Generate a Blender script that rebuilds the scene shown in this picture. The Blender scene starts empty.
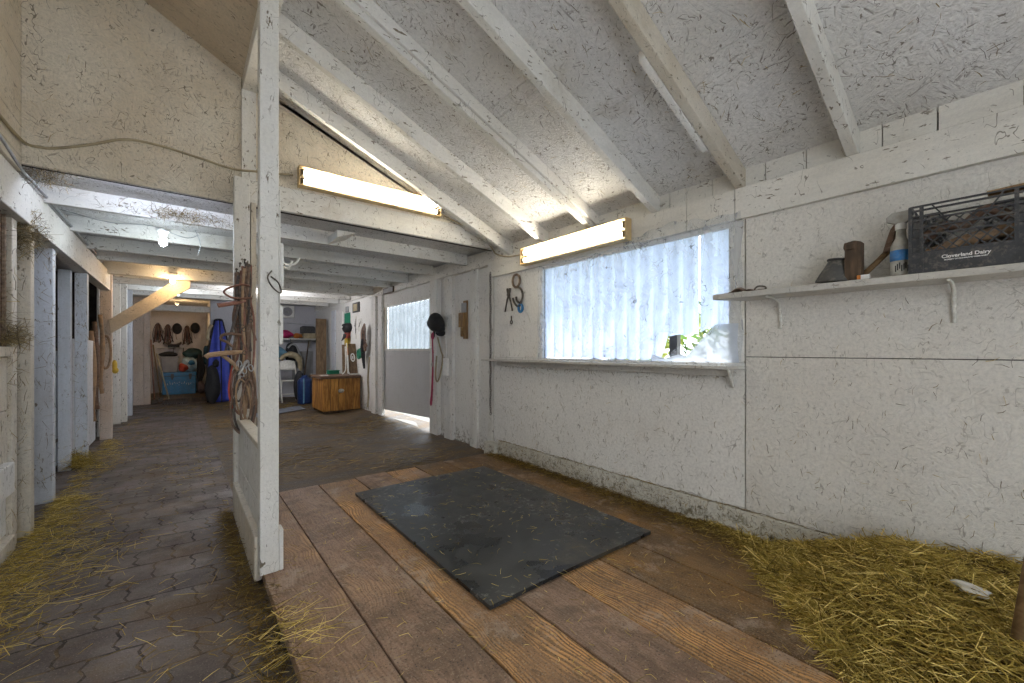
import bpy, bmesh, math, random
import numpy as np
from mathutils import Vector, Matrix

sc = bpy.context.scene
COL = sc.collection
RNG = random.Random(11)
PI = math.pi

# ------------------------------------------------------------------ camera
cam_d = bpy.data.cameras.new('camera')
cam = bpy.data.objects.new('camera', cam_d)
COL.objects.link(cam)
cam_d.sensor_fit = 'HORIZONTAL'
cam_d.sensor_width = 36.0
cam_d.lens = 415.0 / 1024.0 * 36.0
cam_d.shift_y = 8.5 / 1024.0
cam_d.clip_start = 0.02
cam_d.clip_end = 200
cam.location = (0.0, 0.0, 1.13)
cam.rotation_euler = (PI / 2, 0, -math.radians(38.5))
sc.camera = cam

# ------------------------------------------------------------------ view and sky
sc.view_settings.view_transform = 'Standard'
sc.view_settings.look = 'None'
sc.view_settings.gamma = 1.0
sc.view_settings.use_curve_mapping = False
sc.view_settings.exposure = 0.66
world = bpy.data.worlds.new('overcast_sky')
sc.world = world
world.use_nodes = True
bg = world.node_tree.nodes['Background']
bg.inputs['Color'].default_value = (0.88, 0.94, 1.0, 1)
bg.inputs['Strength'].default_value = 2.7
sun_d = bpy.data.lights.new('sun', 'SUN')
sun_d.energy = 3.0
sun_d.angle = math.radians(12)
sun_d.color = (1.0, 0.96, 0.9)
sun = bpy.data.objects.new('sun', sun_d)
COL.objects.link(sun)
sun.rotation_euler = (0, math.radians(42), math.radians(48))
TUBE_STRENGTH = 25.0
COOL_BULB, WARM_BULB = 130.0, 150.0

# ------------------------------------------------------------------ mesh helpers
class MB:
    def __init__(self):
        self.v, self.f = [], []

    def add(self, vs, fs):
        n = len(self.v)
        self.v += [tuple(p) for p in vs]
        self.f += [tuple(i + n for i in f) for f in fs]
        return self

    def hexa(self, p):
        return self.add(p, [(0, 3, 2, 1), (4, 5, 6, 7), (0, 1, 5, 4), (1, 2, 6, 5), (2, 3, 7, 6), (3, 0, 4, 7)])

    def box(self, x0, x1, y0, y1, z0, z1):
        return self.hexa([(x0, y0, z0), (x1, y0, z0), (x1, y1, z0), (x0, y1, z0),
                          (x0, y0, z1), (x1, y0, z1), (x1, y1, z1), (x0, y1, z1)])

    def obox(self, c, size, M=None):
        c = Vector(c)
        h = [s / 2 for s in size]
        ps = []
        for z in (-h[2], h[2]):
            for x, y in ((-h[0], -h[1]), (h[0], -h[1]), (h[0], h[1]), (-h[0], h[1])):
                q = Vector((x, y, z))
                if M is not None:
                    q = M @ q
                ps.append(c + q)
        return self.hexa(ps)

    def prism(self, poly, axis, a0, a1):
        n = len(poly)
        def P(q, a):
            if axis == 'x': return (a, q[0], q[1])
            if axis == 'y': return (q[0], a, q[1])
            return (q[0], q[1], a)
        vs = [P(q, a0) for q in poly] + [P(q, a1) for q in poly]
        fs = [tuple(range(n)), tuple(range(2 * n - 1, n - 1, -1))]
        for i in range(n):
            j = (i + 1) % n
            fs.append((i, i + n, j + n, j))
        return self.add(vs, fs)

    def bar(self, p, q, w, t, up=(0, 0, 1)):
        """rectangular bar from p to q, width w across `up`, thickness t along `up`-ish"""
        p, q = Vector(p), Vector(q)
        d = (q - p).normalized()
        s = d.cross(Vector(up)).normalized()
        u = s.cross(d).normalized()
        s, u = s * w / 2, u * t / 2
        return self.hexa([p - s - u, p + s - u, q + s - u, q - s - u, p - s + u, p + s + u, q + s + u, q - s + u])

    def tube(self, pts, r, n=8, closed=False, flat=1.0, up=None):
        pts = [Vector(p) for p in pts]
        m = len(pts)
        rr = r if isinstance(r, (list, tuple)) else [r] * m
        vs, prev = [], None
        for i, p in enumerate(pts):
            if closed:
                t = pts[(i + 1) % m] - pts[i - 1]
            else:
                t = pts[min(i + 1, m - 1)] - pts[max(i - 1, 0)]
            t = t.normalized() if t.length > 1e-9 else Vector((0, 0, 1))
            if prev is None:
                a = Vector(up) if up else (Vector((0, 0, 1)) if abs(t.z) < 0.9 else Vector((1, 0, 0)))
            else:
                a = prev
            s = (a - t * a.dot(t))
            if s.length < 1e-6:
                s = t.orthogonal()
            s.normalize()
            prev = s
            b = t.cross(s)
            for k in range(n):
                an = 2 * PI * k / n
                vs.append(p + s * (math.cos(an) * rr[i]) + b * (math.sin(an) * rr[i] * flat))
        fs = []
        for i in range(m if closed else m - 1):
            j = (i + 1) % m
            for k in range(n):
                l = (k + 1) % n
                fs.append((i * n + k, i * n + l, j * n + l, j * n + k))
        if not closed:
            fs.append(tuple(range(n - 1, -1, -1)))
            fs.append(tuple((m - 1) * n + k for k in range(n)))
        return self.add(vs, fs)

    def lathe(self, prof, c=(0, 0, 0), n=20, M=None, sx=1.0, sy=1.0):
        c = Vector(c)
        vs = []
        for r, z in prof:
            for k in range(n):
                an = 2 * PI * k / n
                q = Vector((r * math.cos(an) * sx, r * math.sin(an) * sy, z))
                vs.append(c + (M @ q if M is not None else q))
        fs = []
        for i in range(len(prof) - 1):
            for k in range(n):
                l = (k + 1) % n
                fs.append((i * n + k, i * n + l, (i + 1) * n + l, (i + 1) * n + k))
        if prof[0][0] > 1e-5: fs.append(tuple(range(n - 1, -1, -1)))
        if prof[-1][0] > 1e-5: fs.append(tuple((len(prof) - 1) * n + k for k in range(n)))
        return self.add(vs, fs)

    def ball(self, c, r, n=18, m=10, M=None, z0=-1.0, z1=1.0, warp=None):
        rx, ry, rz = r if isinstance(r, (tuple, list)) else (r, r, r)
        c = Vector(c)
        a0, a1 = math.asin(z0), math.asin(z1)
        vs = []
        for i in range(m + 1):
            a = a0 + (a1 - a0) * i / m
            for k in range(n):
                b = 2 * PI * k / n
                q = Vector((math.cos(a) * math.cos(b) * rx, math.cos(a) * math.sin(b) * ry, math.sin(a) * rz))
                if warp: q = Vector(warp(q))
                vs.append(c + (M @ q if M is not None else q))
        fs = []
        for i in range(m):
            for k in range(n):
                l = (k + 1) % n
                fs.append((i * n + k, i * n + l, (i + 1) * n + l, (i + 1) * n + k))
        fs.append(tuple(range(n - 1, -1, -1)))
        fs.append(tuple(m * n + k for k in range(n)))
        return self.add(vs, fs)

    def grid(self, fn, nu, nv):
        vs = [fn(i / nu, j / nv) for j in range(nv + 1) for i in range(nu + 1)]
        fs = [(j * (nu + 1) + i, j * (nu + 1) + i + 1, (j + 1) * (nu + 1) + i + 1, (j + 1) * (nu + 1) + i)
              for j in range(nv) for i in range(nu)]
        return self.add(vs, fs)

    def build(self, name, mat, parent=None, smooth=False, bevel=0.0, solid=0.0, subd=0):
        vs = np.array(self.v, dtype=float)
        lo, hi = vs.min(0), vs.max(0)
        org = Vector(((lo[0] + hi[0]) / 2, (lo[1] + hi[1]) / 2, lo[2]))
        me = bpy.data.meshes.new(name)
        me.from_pydata([tuple(Vector(p) - org) for p in self.v], [], self.f)
        bm = bmesh.new(); bm.from_mesh(me)
        bmesh.ops.recalc_face_normals(bm, faces=bm.faces)
        bm.to_mesh(me); bm.free()
        me.materials.append(mat)
        if smooth:
            for p in me.polygons: p.use_smooth = True
        o = bpy.data.objects.new(name, me)
        COL.objects.link(o)
        if parent is not None:
            o.parent = parent
            base = Vector(parent.location)
            pp = parent.parent
            while pp is not None:
                base += Vector(pp.location); pp = pp.parent
            o.location = org - base
        else:
            o.location = org
        if solid:
            m = o.modifiers.new('thick', 'SOLIDIFY'); m.thickness = solid; m.offset = 0
        if bevel:
            m = o.modifiers.new('edge', 'BEVEL'); m.width = bevel; m.segments = 2; m.limit_method = 'ANGLE'
        if subd:
            m = o.modifiers.new('soft', 'SUBSURF'); m.levels = subd; m.render_levels = subd
        return o


def tag(o, label, cat, group=None):
    o['label'] = label
    o['category'] = cat
    if group: o['group'] = group
    return o


def thing(name, label, cat, loc, group=None):
    o = bpy.data.objects.new(name, None)
    o.empty_display_size = 0.05
    COL.objects.link(o)
    o.location = loc
    return tag(o, label, cat, group)


def struct(o):
    o['kind'] = 'structure'
    return o


def stuff(o, label, cat):
    o['kind'] = 'stuff'
    return tag(o, label, cat)


def smooth_path(pts, n=6):
    """Catmull-Rom through the points"""
    P = [Vector(p) for p in pts]
    if len(P) < 3: return P
    out = []
    for i in range(len(P) - 1):
        a, b, c, d = P[max(i - 1, 0)], P[i], P[i + 1], P[min(i + 2, len(P) - 1)]
        for k in range(n):
            t = k / n
            out.append(0.5 * ((2 * b) + (c - a) * t + (2 * a - 5 * b + 4 * c - d) * t * t + (3 * b - a - 3 * c + d) * t ** 3))
    out.append(P[-1])
    return out

# ------------------------------------------------------------------ node helpers
class NT:
    def __init__(self, name):
        self.m = bpy.data.materials.new(name)
        self.m.use_nodes = True
        self.t = self.m.node_tree
        self.t.nodes.clear()
        self.out = self.n('ShaderNodeOutputMaterial')
        self._pos = None

    def n(self, ty, **kw):
        nd = self.t.nodes.new(ty)
        for k, v in kw.items(): setattr(nd, k, v)
        return nd

    def put(self, sock, v):
        if isinstance(v, bpy.types.NodeSocket): self.t.links.new(v, sock)
        elif isinstance(v, (tuple, list)) and len(v) == 3 and sock.type == 'RGBA': sock.default_value = (*v, 1)
        else: sock.default_value = v

    def pos(self):
        if self._pos is None: self._pos = self.n('ShaderNodeNewGeometry').outputs['Position']
        return self._pos

    def obj(self):
        return self.n('ShaderNodeTexCoord').outputs['Object']

    def math(self, op, a, b=0.0, c=None, clamp=False):
        nd = self.n('ShaderNodeMath', operation=op, use_clamp=clamp)
        self.put(nd.inputs[0], a); self.put(nd.inputs[1], b)
        if c is not None: self.put(nd.inputs[2], c)
        return nd.outputs[0]

    def vmath(self, op, a, b):
        nd = self.n('ShaderNodeVectorMath', operation=op)
        self.put(nd.inputs[0], a); self.put(nd.inputs[1], b)
        return nd.outputs[0]

    def mix(self, f, a, b, mode='MIX'):
        nd = self.n('ShaderNodeMix', data_type='RGBA', blend_type=mode)
        self.put(nd.inputs[0], f); self.put(nd.inputs[6], a); self.put(nd.inputs[7], b)
        return nd.outputs[2]

    def ramp(self, v, lo, hi, a=0.0, b=1.0):
        nd = self.n('ShaderNodeMapRange', interpolation_type='SMOOTHSTEP')
        self.put(nd.inputs[0], v)
        for i, x in zip((1, 2, 3, 4), (lo, hi, a, b)): nd.inputs[i].default_value = x
        return nd.outputs[0]

    def noise(self, vec, scale, detail=2.0, rough=0.5, dist=0.0, off=0.0, colour=False):
        nd = self.n('ShaderNodeTexNoise')
        if off: vec = self.vmath('ADD', vec, (off, off * 1.7, -off * 0.6))
        self.put(nd.inputs['Vector'], vec)
        nd.inputs['Scale'].default_value = scale
        nd.inputs['Detail'].default_value = detail
        nd.inputs['Roughness'].default_value = rough
        nd.inputs['Distortion'].default_value = dist
        return nd.outputs[1 if colour else 0]

    def vor(self, vec, scale, feature='F1', out='Distance', rnd=1.0):
        nd = self.n('ShaderNodeTexVoronoi', feature=feature)
        self.put(nd.inputs['Vector'], vec)
        nd.inputs['Scale'].default_value = scale
        nd.inputs['Randomness'].default_value = rnd
        return nd.outputs[out]

    def scaled(self, vec, s):
        return self.vmath('MULTIPLY', vec, s)

    def squiggle(self, vec, scale, width, off, gate_scale, gate, dist=0.6, detail=1.0):
        """thin broken curling lines, like hay and cobweb stuck to paint"""
        a = self.noise(vec, scale, detail, 0.5, dist, off)
        r = self.math('ABSOLUTE', self.math('SUBTRACT', a, 0.5))
        line = self.ramp(r, width * 0.5, width, 1, 0)
        g = self.ramp(self.noise(vec, gate_scale, 1.0, 0.5, 0, off + 7.3), gate, gate + 0.03)
        return self.math('MULTIPLY', line, g)

    def bump(self, h, strength, dist=0.01, normal=None):
        nd = self.n('ShaderNodeBump')
        nd.inputs['Strength'].default_value = strength
        nd.inputs['Distance'].default_value = dist
        self.put(nd.inputs['Height'], h)
        if normal is not None: self.put(nd.inputs['Normal'], normal)
        return nd.outputs[0]

    def bsdf(self, col, rough=0.6, normal=None, metal=0.0, spec=0.5, **kw):
        nd = self.n('ShaderNodeBsdfPrincipled')
        self.put(nd.inputs['Base Color'], col)
        self.put(nd.inputs['Roughness'], rough)
        self.put(nd.inputs['Metallic'], metal)
        nd.inputs['Specular IOR Level'].default_value = spec
        for k, v in kw.items(): self.put(nd.inputs[k], v)
        if normal is not None: self.put(nd.inputs['Normal'], normal)
        self.t.links.new(nd.outputs[0], self.out.inputs[0])
        return nd


def paint(name, base, tint, osb=0.0, dirt=1.0, hay=1.0, bump=0.35, grain=None, stain=(0.30, 0.22, 0.11), low_dirt=0.0, plane='yz', chips=0.5, grit=0.5):
    """old white barn paint: mottled, flecked with hay, cobweb and chips; osb>0 adds the strand texture"""
    t = NT(name)
    p = t.pos()
    c = t.mix(t.ramp(t.noise(p, 1.3, 5, 0.6), 0.35, 0.7), base, tint)
    fine = t.noise(p, 60, 5, 0.72)
    c = t.mix(t.math('MULTIPLY', t.ramp(fine, 0.36, 0.70), grit), c, tuple(x * 0.62 for x in base))
    h = fine
    if osb:
        sp = t.n('ShaderNodeSeparateXYZ'); t.put(sp.inputs[0], p)
        u, v = {'yz': (1, 2), 'xz': (0, 2), 'xy': (0, 1)}[plane]
        u, v = sp.outputs[u], sp.outputs[v]
        lay = []
        for sc_, off in ((13, 0.0), (19, 3.7)):
            wob = t.noise(p, 16, 1, 0.5, 0, off)
            uv = t.n('ShaderNodeCombineXYZ'); t.put(uv.inputs[0], t.math('ADD', u, t.math('MULTIPLY', wob, 0.06))); t.put(uv.inputs[1], v); uv.inputs[2].default_value = off
            cell = t.n('ShaderNodeSeparateColor'); t.put(cell.inputs[0], t.vor(uv.outputs[0], sc_, 'F1', 'Color'))
            an = t.math('MULTIPLY', cell.outputs[0], 6.283)
            ca, sa = t.math('COSINE', an), t.math('SINE', an)
            ru = t.math('ADD', t.math('MULTIPLY', u, ca), t.math('MULTIPLY', v, sa))
            rv = t.math('SUBTRACT', t.math('MULTIPLY', v, ca), t.math('MULTIPLY', u, sa))
            cv = t.n('ShaderNodeCombineXYZ'); t.put(cv.inputs[0], t.math('MULTIPLY', ru, 9)); t.put(cv.inputs[1], t.math('MULTIPLY', rv, 75)); t.put(cv.inputs[2], t.math('MULTIPLY', cell.outputs[1], 20))
            lay.append(t.noise(cv.outputs[0], 1.0, 2, 0.6))
            if off == 0.0: tone = cell.outputs[2]
        st_ = t.math('MAXIMUM', lay[0], lay[1])
        g = t.ramp(t.noise(p, 4.5, 4, 0.65, 0, 4), 0.36, 0.66)
        line = t.math('MULTIPLY', t.ramp(st_, 0.62, 0.70), t.math('ADD', t.math('MULTIPLY', g, 0.85), 0.15))
        c = t.mix(t.math('MULTIPLY', t.ramp(tone, 0.55, 1.0), 0.16 * osb), c, tuple(x * 0.68 for x in base))
        c = t.mix(t.math('MULTIPLY', line, 0.80 * osb), c, (0.13, 0.105, 0.08))
        h = t.math('SUBTRACT', fine, t.math('MULTIPLY', t.math('ADD', lay[0], lay[1]), 0.9))
    if grain:
        gr = t.noise(t.scaled(p, grain), 9, 3, 0.6, 0.4)
        c = t.mix(t.math('MULTIPLY', t.ramp(gr, 0.45, 0.72), 0.30), c, tuple(x * 0.55 for x in base))
        h = t.math('ADD', h, gr)
    st = t.ramp(t.noise(p, 2.6, 6, 0.7, 0.3, 2), 0.55, 0.78)
    c = t.mix(t.math('MULTIPLY', st, 0.42 * dirt), c, stain)
    # peppery dirt and paint chips
    pep = t.ramp(t.vor(p, 85), 0.09, 0.16, 1, 0)
    pep = t.math('MULTIPLY', pep, t.ramp(t.noise(p, 4.2, 3, 0.6, 0, 9), 0.45, 0.58))
    c = t.mix(t.math('MULTIPLY', pep, 0.8 * dirt), c, (0.07, 0.055, 0.04))
    if chips:
        cp = t.noise(t.scaled(p, tuple(1.0 if q > .5 else 0.35 for q in (grain or (1, 1, 1)))), 48, 3, 0.6, 0.3, 14)
        cm = t.math('MULTIPLY', t.ramp(cp, 0.62, 0.66), t.ramp(t.noise(p, 3.6, 3, 0.6, 0, 17), 0.42, 0.56))
        c = t.mix(t.math('MULTIPLY', cm, chips), c, (0.17, 0.14, 0.10))
    s1 = t.squiggle(p, 8, 0.0045, 1.0, 10, 0.585, 0.5)
    s3 = t.squiggle(t.scaled(p, (1, 1, 0.5)), 26, 0.015, 5.0, 15, 0.585, 0.2)
    s = t.math('MAXIMUM', s1, s3)
    c = t.mix(t.math('MULTIPLY', s, 0.75 * hay), c, (0.10, 0.08, 0.05))
    if low_dirt:
        z = t.n('ShaderNodeSeparateXYZ'); t.put(z.inputs[0], p)
        zz = t.math('ADD', z.outputs[2], t.math('MULTIPLY', t.noise(p, 9, 3, 0.6, 0, 6), 0.5))
        splash = t.math('MULTIPLY', t.ramp(zz, 0.2, 0.2 + low_dirt, 1, 0), t.ramp(t.noise(p, 26, 4, 0.7, 0, 8), 0.47, 0.60))
        c = t.mix(t.math('MULTIPLY', splash, 0.9), c, (0.13, 0.105, 0.055))
    t.bsdf(c, 0.62, t.bump(h, bump, 0.010), spec=0.3)
    return t.m


def plain(name, col, rough=0.6, var=0.25, scale=18.0, metal=0.0, bump=0.15, dust=0.0, spec=0.5):
    t = NT(name)
    p = t.obj()
    n = t.noise(p, scale, 4, 0.6)
    c = t.mix(t.ramp(n, 0.3, 0.75), tuple(x * (1 + var) for x in col), tuple(x * (1 - var) for x in col))
    if dust:
        d = t.ramp(t.noise(p, scale * 2.3, 4, 0.7, 0, 3), 0.48, 0.66)
        c = t.mix(t.math('MULTIPLY', d, dust), c, (0.36, 0.31, 0.24))
    t.bsdf(c, rough, t.bump(n, bump, 0.003), metal, spec)
    return t.m


def wood(name, dark, light, along='z', scale=1.0, rough=0.6, paintwear=None, spec=0.4):
    t = NT(name)
    p = t.obj()
    info = t.n('ShaderNodeObjectInfo').outputs['Random']
    p = t.vmath('ADD', p, t.scaled(t.n('ShaderNodeCombineXYZ').outputs[0], (1, 1, 1)))
    sh = t.n('ShaderNodeCombineXYZ')
    t.put(sh.inputs[0], t.math('MULTIPLY', info, 37.0)); t.put(sh.inputs[1], t.math('MULTIPLY', info, 19.0))
    p = t.vmath('ADD', p, sh.outputs[0])
    k = {'x': (0.12, 1, 1), 'y': (1, 0.12, 1), 'z': (1, 1, 0.12)}[along]
    q = t.scaled(p, k)
    g = t.noise(q, 26 * scale, 5, 0.6, 1.2)
    g2 = t.noise(p, 5, 3, 0.6, 0, 3)
    c = t.mix(t.ramp(g, 0.32, 0.7), dark, light)
    c = t.mix(t.math('MULTIPLY', t.ramp(g2, 0.5, 0.75), 0.5), c, tuple(x * 0.6 for x in dark))
    c = t.mix(t.math('MULTIPLY', info, 0.45), c, tuple(x * 0.55 for x in dark))
    t.bsdf(c, rough, t.bump(g, 0.3, 0.003), spec=spec)
    return t.m

# ------------------------------------------------------------------ materials
M = {}
M['wall_osb'] = paint('white_strandboard_paint', (0.80, 0.775, 0.725), (0.73, 0.695, 0.635), osb=0.3, dirt=0.35, hay=0.5, bump=0.55, low_dirt=0.3, plane='yz', chips=0.35)
M['wall_ply'] = paint('white_plywood_paint', (0.80, 0.785, 0.75), (0.75, 0.735, 0.70), osb=0.0, dirt=0.22, hay=0.7, bump=0.15, low_dirt=0.25, chips=0.2)
M['gable_osb'] = paint('cream_strandboard_paint', (0.78, 0.72, 0.61), (0.67, 0.58, 0.45), osb=0.75, dirt=0.75, hay=1.0, bump=0.7, plane='xz', chips=0.5)
M['roof_osb'] = paint('roof_strandboard_paint', (0.87, 0.86, 0.85), (0.72, 0.70, 0.66), osb=1.0, dirt=0.8, hay=1.0, bump=0.8, plane='xy', chips=0.8)
M['beam'] = paint('white_timber_paint', (0.78, 0.77, 0.74), (0.67, 0.645, 0.58), dirt=0.8, hay=0.95, bump=0.3, grain=(0.12, 1, 1), chips=1.0, grit=0.3)
M['beam_dirty'] = paint('dingy_timber_paint', (0.66, 0.61, 0.52), (0.48, 0.40, 0.28), dirt=1.0, hay=0.6, bump=0.4, grain=(0.12, 1, 1), chips=0.9, grit=0.3)
M['beam_y'] = paint('white_timber_paint_lengthwise', (0.79, 0.77, 0.72), (0.70, 0.665, 0.59), dirt=0.5, hay=0.9, bump=0.3, grain=(1, 0.12, 1), chips=0.9, grit=0.3)
M['post'] = paint('white_post_paint', (0.79, 0.78, 0.75), (0.71, 0.685, 0.62), dirt=0.75, hay=0.6, bump=0.35, grain=(1, 1, 0.1), chips=1.0, grit=0.3)
M['post_dirty'] = paint('grubby_post_paint', (0.70, 0.65, 0.56), (0.55, 0.47, 0.35), dirt=1.0, hay=0.6, bump=0.5, grain=(1, 1, 0.1), chips=0.9)
M['kick'] = paint('splashed_kickboard_paint', (0.70, 0.69, 0.63), (0.58, 0.545, 0.45), dirt=1.2, hay=1.2, bump=0.4, low_dirt=0.22, chips=0.8)
M['door_grey'] = paint('grey_door_paint', (0.60, 0.60, 0.605), (0.56, 0.55, 0.55), dirt=0.3, hay=0.4, bump=0.2, chips=0.3)
M['back_grey'] = paint('bluish_grey_wall_paint', (0.56, 0.56, 0.60), (0.50, 0.50, 0.54), dirt=0.3, hay=0.4, bump=0.2, chips=0.3)
M['tack_wall'] = paint('tack_room_paint', (0.66, 0.63, 0.63), (0.60, 0.57, 0.57), dirt=0.3, hay=0.3, bump=0.2, chips=0.3)
M['boards_tan'] = paint('tan_board_paint', (0.68, 0.58, 0.45), (0.59, 0.48, 0.35), dirt=0.8, hay=0.6, bump=0.4, grain=(0.12, 1, 1), chips=0.8)
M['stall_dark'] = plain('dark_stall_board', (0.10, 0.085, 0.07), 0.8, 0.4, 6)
M['shelf'] = paint('grimy_shelf_paint', (0.62, 0.60, 0.56), (0.52, 0.49, 0.44), dirt=0.8, hay=0.7, bump=0.3, grain=(1, 0.12, 1))
M['gap'] = plain('dark_joint', (0.03, 0.025, 0.02), 0.9, 0.2)


def paver_mat():
    t = NT('damp_pavers')
    p = t.pos()
    s = t.n('ShaderNodeSeparateXYZ'); t.put(s.inputs[0], p)
    x, y = s.outputs[0], s.outputs[1]
    # zigzag sides of interlocking pavers
    tri = t.math('PINGPONG', y, 0.052)
    x2 = t.math('ADD', x, t.math('MULTIPLY', tri, 0.35))
    w = t.noise(p, 7, 3, 0.6, 0, 0, True)
    cv = t.n('ShaderNodeCombineXYZ'); t.put(cv.inputs[0], x2); t.put(cv.inputs[1], t.math('ADD', y, t.math('MULTIPLY', x, 0.10)))
    q = t.vmath('ADD', cv.outputs[0], t.scaled(w, (0.05, 0.035, 0)))
    b = t.n('ShaderNodeTexBrick', offset=0.5, squash=1.0)
    t.put(b.inputs['Vector'], q)
    b.inputs['Scale'].default_value = 1.0
    b.inputs['Brick Width'].default_value = 0.175
    b.inputs['Row Height'].default_value = 0.208
    b.inputs['Mortar Size'].default_value = 0.0065
    b.inputs['Mortar Smooth'].default_value = 0.3
    b.inputs['Bias'].default_value = 0.0
    for i, c in (('Color1', 0.0), ('Color2', 1.0)):
        b.inputs[i].default_value = (c, c, c, 1)
    b.inputs['Mortar'].default_value = (0.5, 0.5, 0.5, 1)
    fac = b.outputs['Fac']
    n1 = t.noise(p, 3.0, 5, 0.65)
    n2 = t.noise(p, 60, 3, 0.7)
    c = t.mix(t.ramp(n1, 0.3, 0.7), (0.066, 0.052, 0.048), (0.150, 0.122, 0.113))
    c = t.mix(t.math('MULTIPLY', b.outputs['Color'], 0.25), c, (0.18, 0.15, 0.14))
    c = t.mix(t.math('MULTIPLY', t.ramp(n2, 0.5, 0.75), 0.5), c, (0.17, 0.14, 0.125))
    earth = t.mix(t.ramp(t.noise(p, 9, 3), 0.45, 0.65), (0.014, 0.009, 0.006), (0.15, 0.095, 0.035))
    c = t.mix(fac, c, earth)
    muck = t.ramp(t.noise(p, 1.7, 6, 0.7, 0.4, 5), 0.52, 0.68)
    c = t.mix(t.math('MULTIPLY', muck, 0.7), c, (0.13, 0.078, 0.030))
    # chaff: tiny pale flecks
    fl = t.ramp(t.vor(t.scaled(p, (1, 1.9, 1)), 60), 0.06, 0.12, 1, 0)
    fl = t.math('MULTIPLY', fl, t.ramp(t.noise(p, 5, 3, 0.6, 0, 3), 0.45, 0.6))
    c = t.mix(t.math('MULTIPLY', fl, 0.8), c, (0.32, 0.22, 0.08))
    crumb = t.noise(p, 140, 2, 0.6, 0, 5)
    c = t.mix(t.math('MULTIPLY', t.ramp(crumb, 0.60, 0.72), 0.55), c, (0.30, 0.25, 0.22))
    c = t.mix(t.math('MULTIPLY', t.ramp(crumb, 0.40, 0.28), 0.6), c, (0.025, 0.018, 0.014))
    h = t.math('SUBTRACT', t.math('MULTIPLY', t.math('ADD', n2, crumb), 0.25), t.math('MULTIPLY', fac, 1.0))
    rough = t.ramp(t.noise(p, 4, 3, 0.6, 0, 1), 0.35, 0.65, 0.42, 0.75)
    t.bsdf(c, rough, t.bump(h, 0.7, 0.008), spec=0.45)
    return t.m


def dirt_mat():
    t = NT('dark_damp_earth')
    p = t.pos()
    n1 = t.noise(t.scaled(p, (0.7, 1.4, 1)), 3.2, 6, 0.7)
    c = t.mix(t.ramp(n1, 0.35, 0.65), (0.045, 0.031, 0.019), (0.165, 0.118, 0.074))
    n2 = t.noise(p, 45, 4, 0.7)
    c = t.mix(t.math('MULTIPLY', t.ramp(n2, 0.5, 0.8), 0.5), c, (0.13, 0.10, 0.07))
    hay = t.math('MULTIPLY', t.ramp(t.noise(t.scaled(p, (1, 3.2, 1)), 14, 3, 0.65), 0.52, 0.64), t.ramp(t.noise(p, 1.6, 3, 0.6, 0, 6), 0.40, 0.58))
    c = t.mix(t.math('MULTIPLY', hay, 0.75), c, (0.33, 0.225, 0.085))
    t.bsdf(c, t.ramp(n1, 0.3, 0.7, 0.4, 0.8), t.bump(t.math('ADD', n1, n2), 0.6, 0.02), spec=0.4)
    return t.m


def plank_mat(name, c0, c1, worn, worn_lo, worn_hi, grime, grain_amt=0.6):
    t = NT(name)
    p = t.pos()
    info = t.n('ShaderNodeObjectInfo').outputs['Random']
    sh = t.n('ShaderNodeCombineXYZ')
    t.put(sh.inputs[0], t.math('MULTIPLY', info, 7.0)); t.put(sh.inputs[1], t.math('MULTIPLY', info, 31.0))
    p = t.vmath('ADD', p, sh.outputs[0])
    q = t.scaled(p, (1, 0.13, 1))
    warp = t.vmath('ADD', q, t.scaled(t.noise(p, 2.2, 2, 0.5, 0, 0, True), (0.16, 0.02, 0)))
    g = t.noise(warp, 58, 5, 0.68, 0.8)
    rings = t.n('ShaderNodeTexWave', wave_type='BANDS', bands_direction='X')
    t.put(rings.inputs['Vector'], warp)
    rings.inputs['Scale'].default_value = 19.0
    rings.inputs['Distortion'].default_value = 11.0
    rings.inputs['Detail'].default_value = 2.0
    rings.inputs['Detail Scale'].default_value = 0.8
    rg = rings.outputs['Fac']
    c = t.mix(t.ramp(g, 0.3, 0.7), c0, c1)
    n = t.noise(t.scaled(p, (1, 0.45, 1)), 3.0, 5, 0.65, 0.3, 2)
    wf = t.ramp(n, worn_lo, worn_hi)
    wcol = t.mix(t.math('MULTIPLY', t.ramp(rg, 0.35, 0.8), grain_amt), worn, tuple(x * 0.33 for x in worn))
    c = t.mix(t.math('MULTIPLY', wf, 0.85), c, wcol)
    c = t.mix(t.math('MULTIPLY', t.ramp(g, 0.54, 0.66), 0.62 * grain_amt), c, (0.020, 0.013, 0.008))
    m = t.ramp(t.noise(p, 2.6, 7, 0.75, 0.3, 8), 0.44, 0.60)
    c = t.mix(t.math('MULTIPLY', m, grime), c, (0.070, 0.040, 0.020))
    dust = t.ramp(t.noise(p, 3.6, 7, 0.75, 0, 12), 0.53, 0.66)
    c = t.mix(t.math('MULTIPLY', dust, 0.62), c, (0.42, 0.33, 0.26))
    fl = t.math('MULTIPLY', t.ramp(t.vor(t.scaled(p, (1, 1.7, 1)), 55), 0.06, 0.12, 1, 0), t.ramp(t.noise(p, 5, 3, 0.6, 0, 3), 0.48, 0.62))
    c = t.mix(t.math('MULTIPLY', fl, 0.75), c, (0.36, 0.27, 0.13))
    crumb = t.noise(p, 130, 2, 0.6, 0, 5)
    c = t.mix(t.math('MULTIPLY', t.ramp(crumb, 0.58, 0.70), 0.8), c, (0.34, 0.26, 0.18))
    c = t.mix(t.math('MULTIPLY', t.ramp(crumb, 0.42, 0.30), 0.85), c, (0.030, 0.020, 0.012))
    h = t.math('ADD', t.math('MULTIPLY', rg, 0.35), t.math('ADD', g, crumb))
    t.bsdf(c, t.ramp(n, 0.3, 0.7, 0.42, 0.68), t.bump(h, 0.45, 0.006), spec=0.4)
    return t.m


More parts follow.
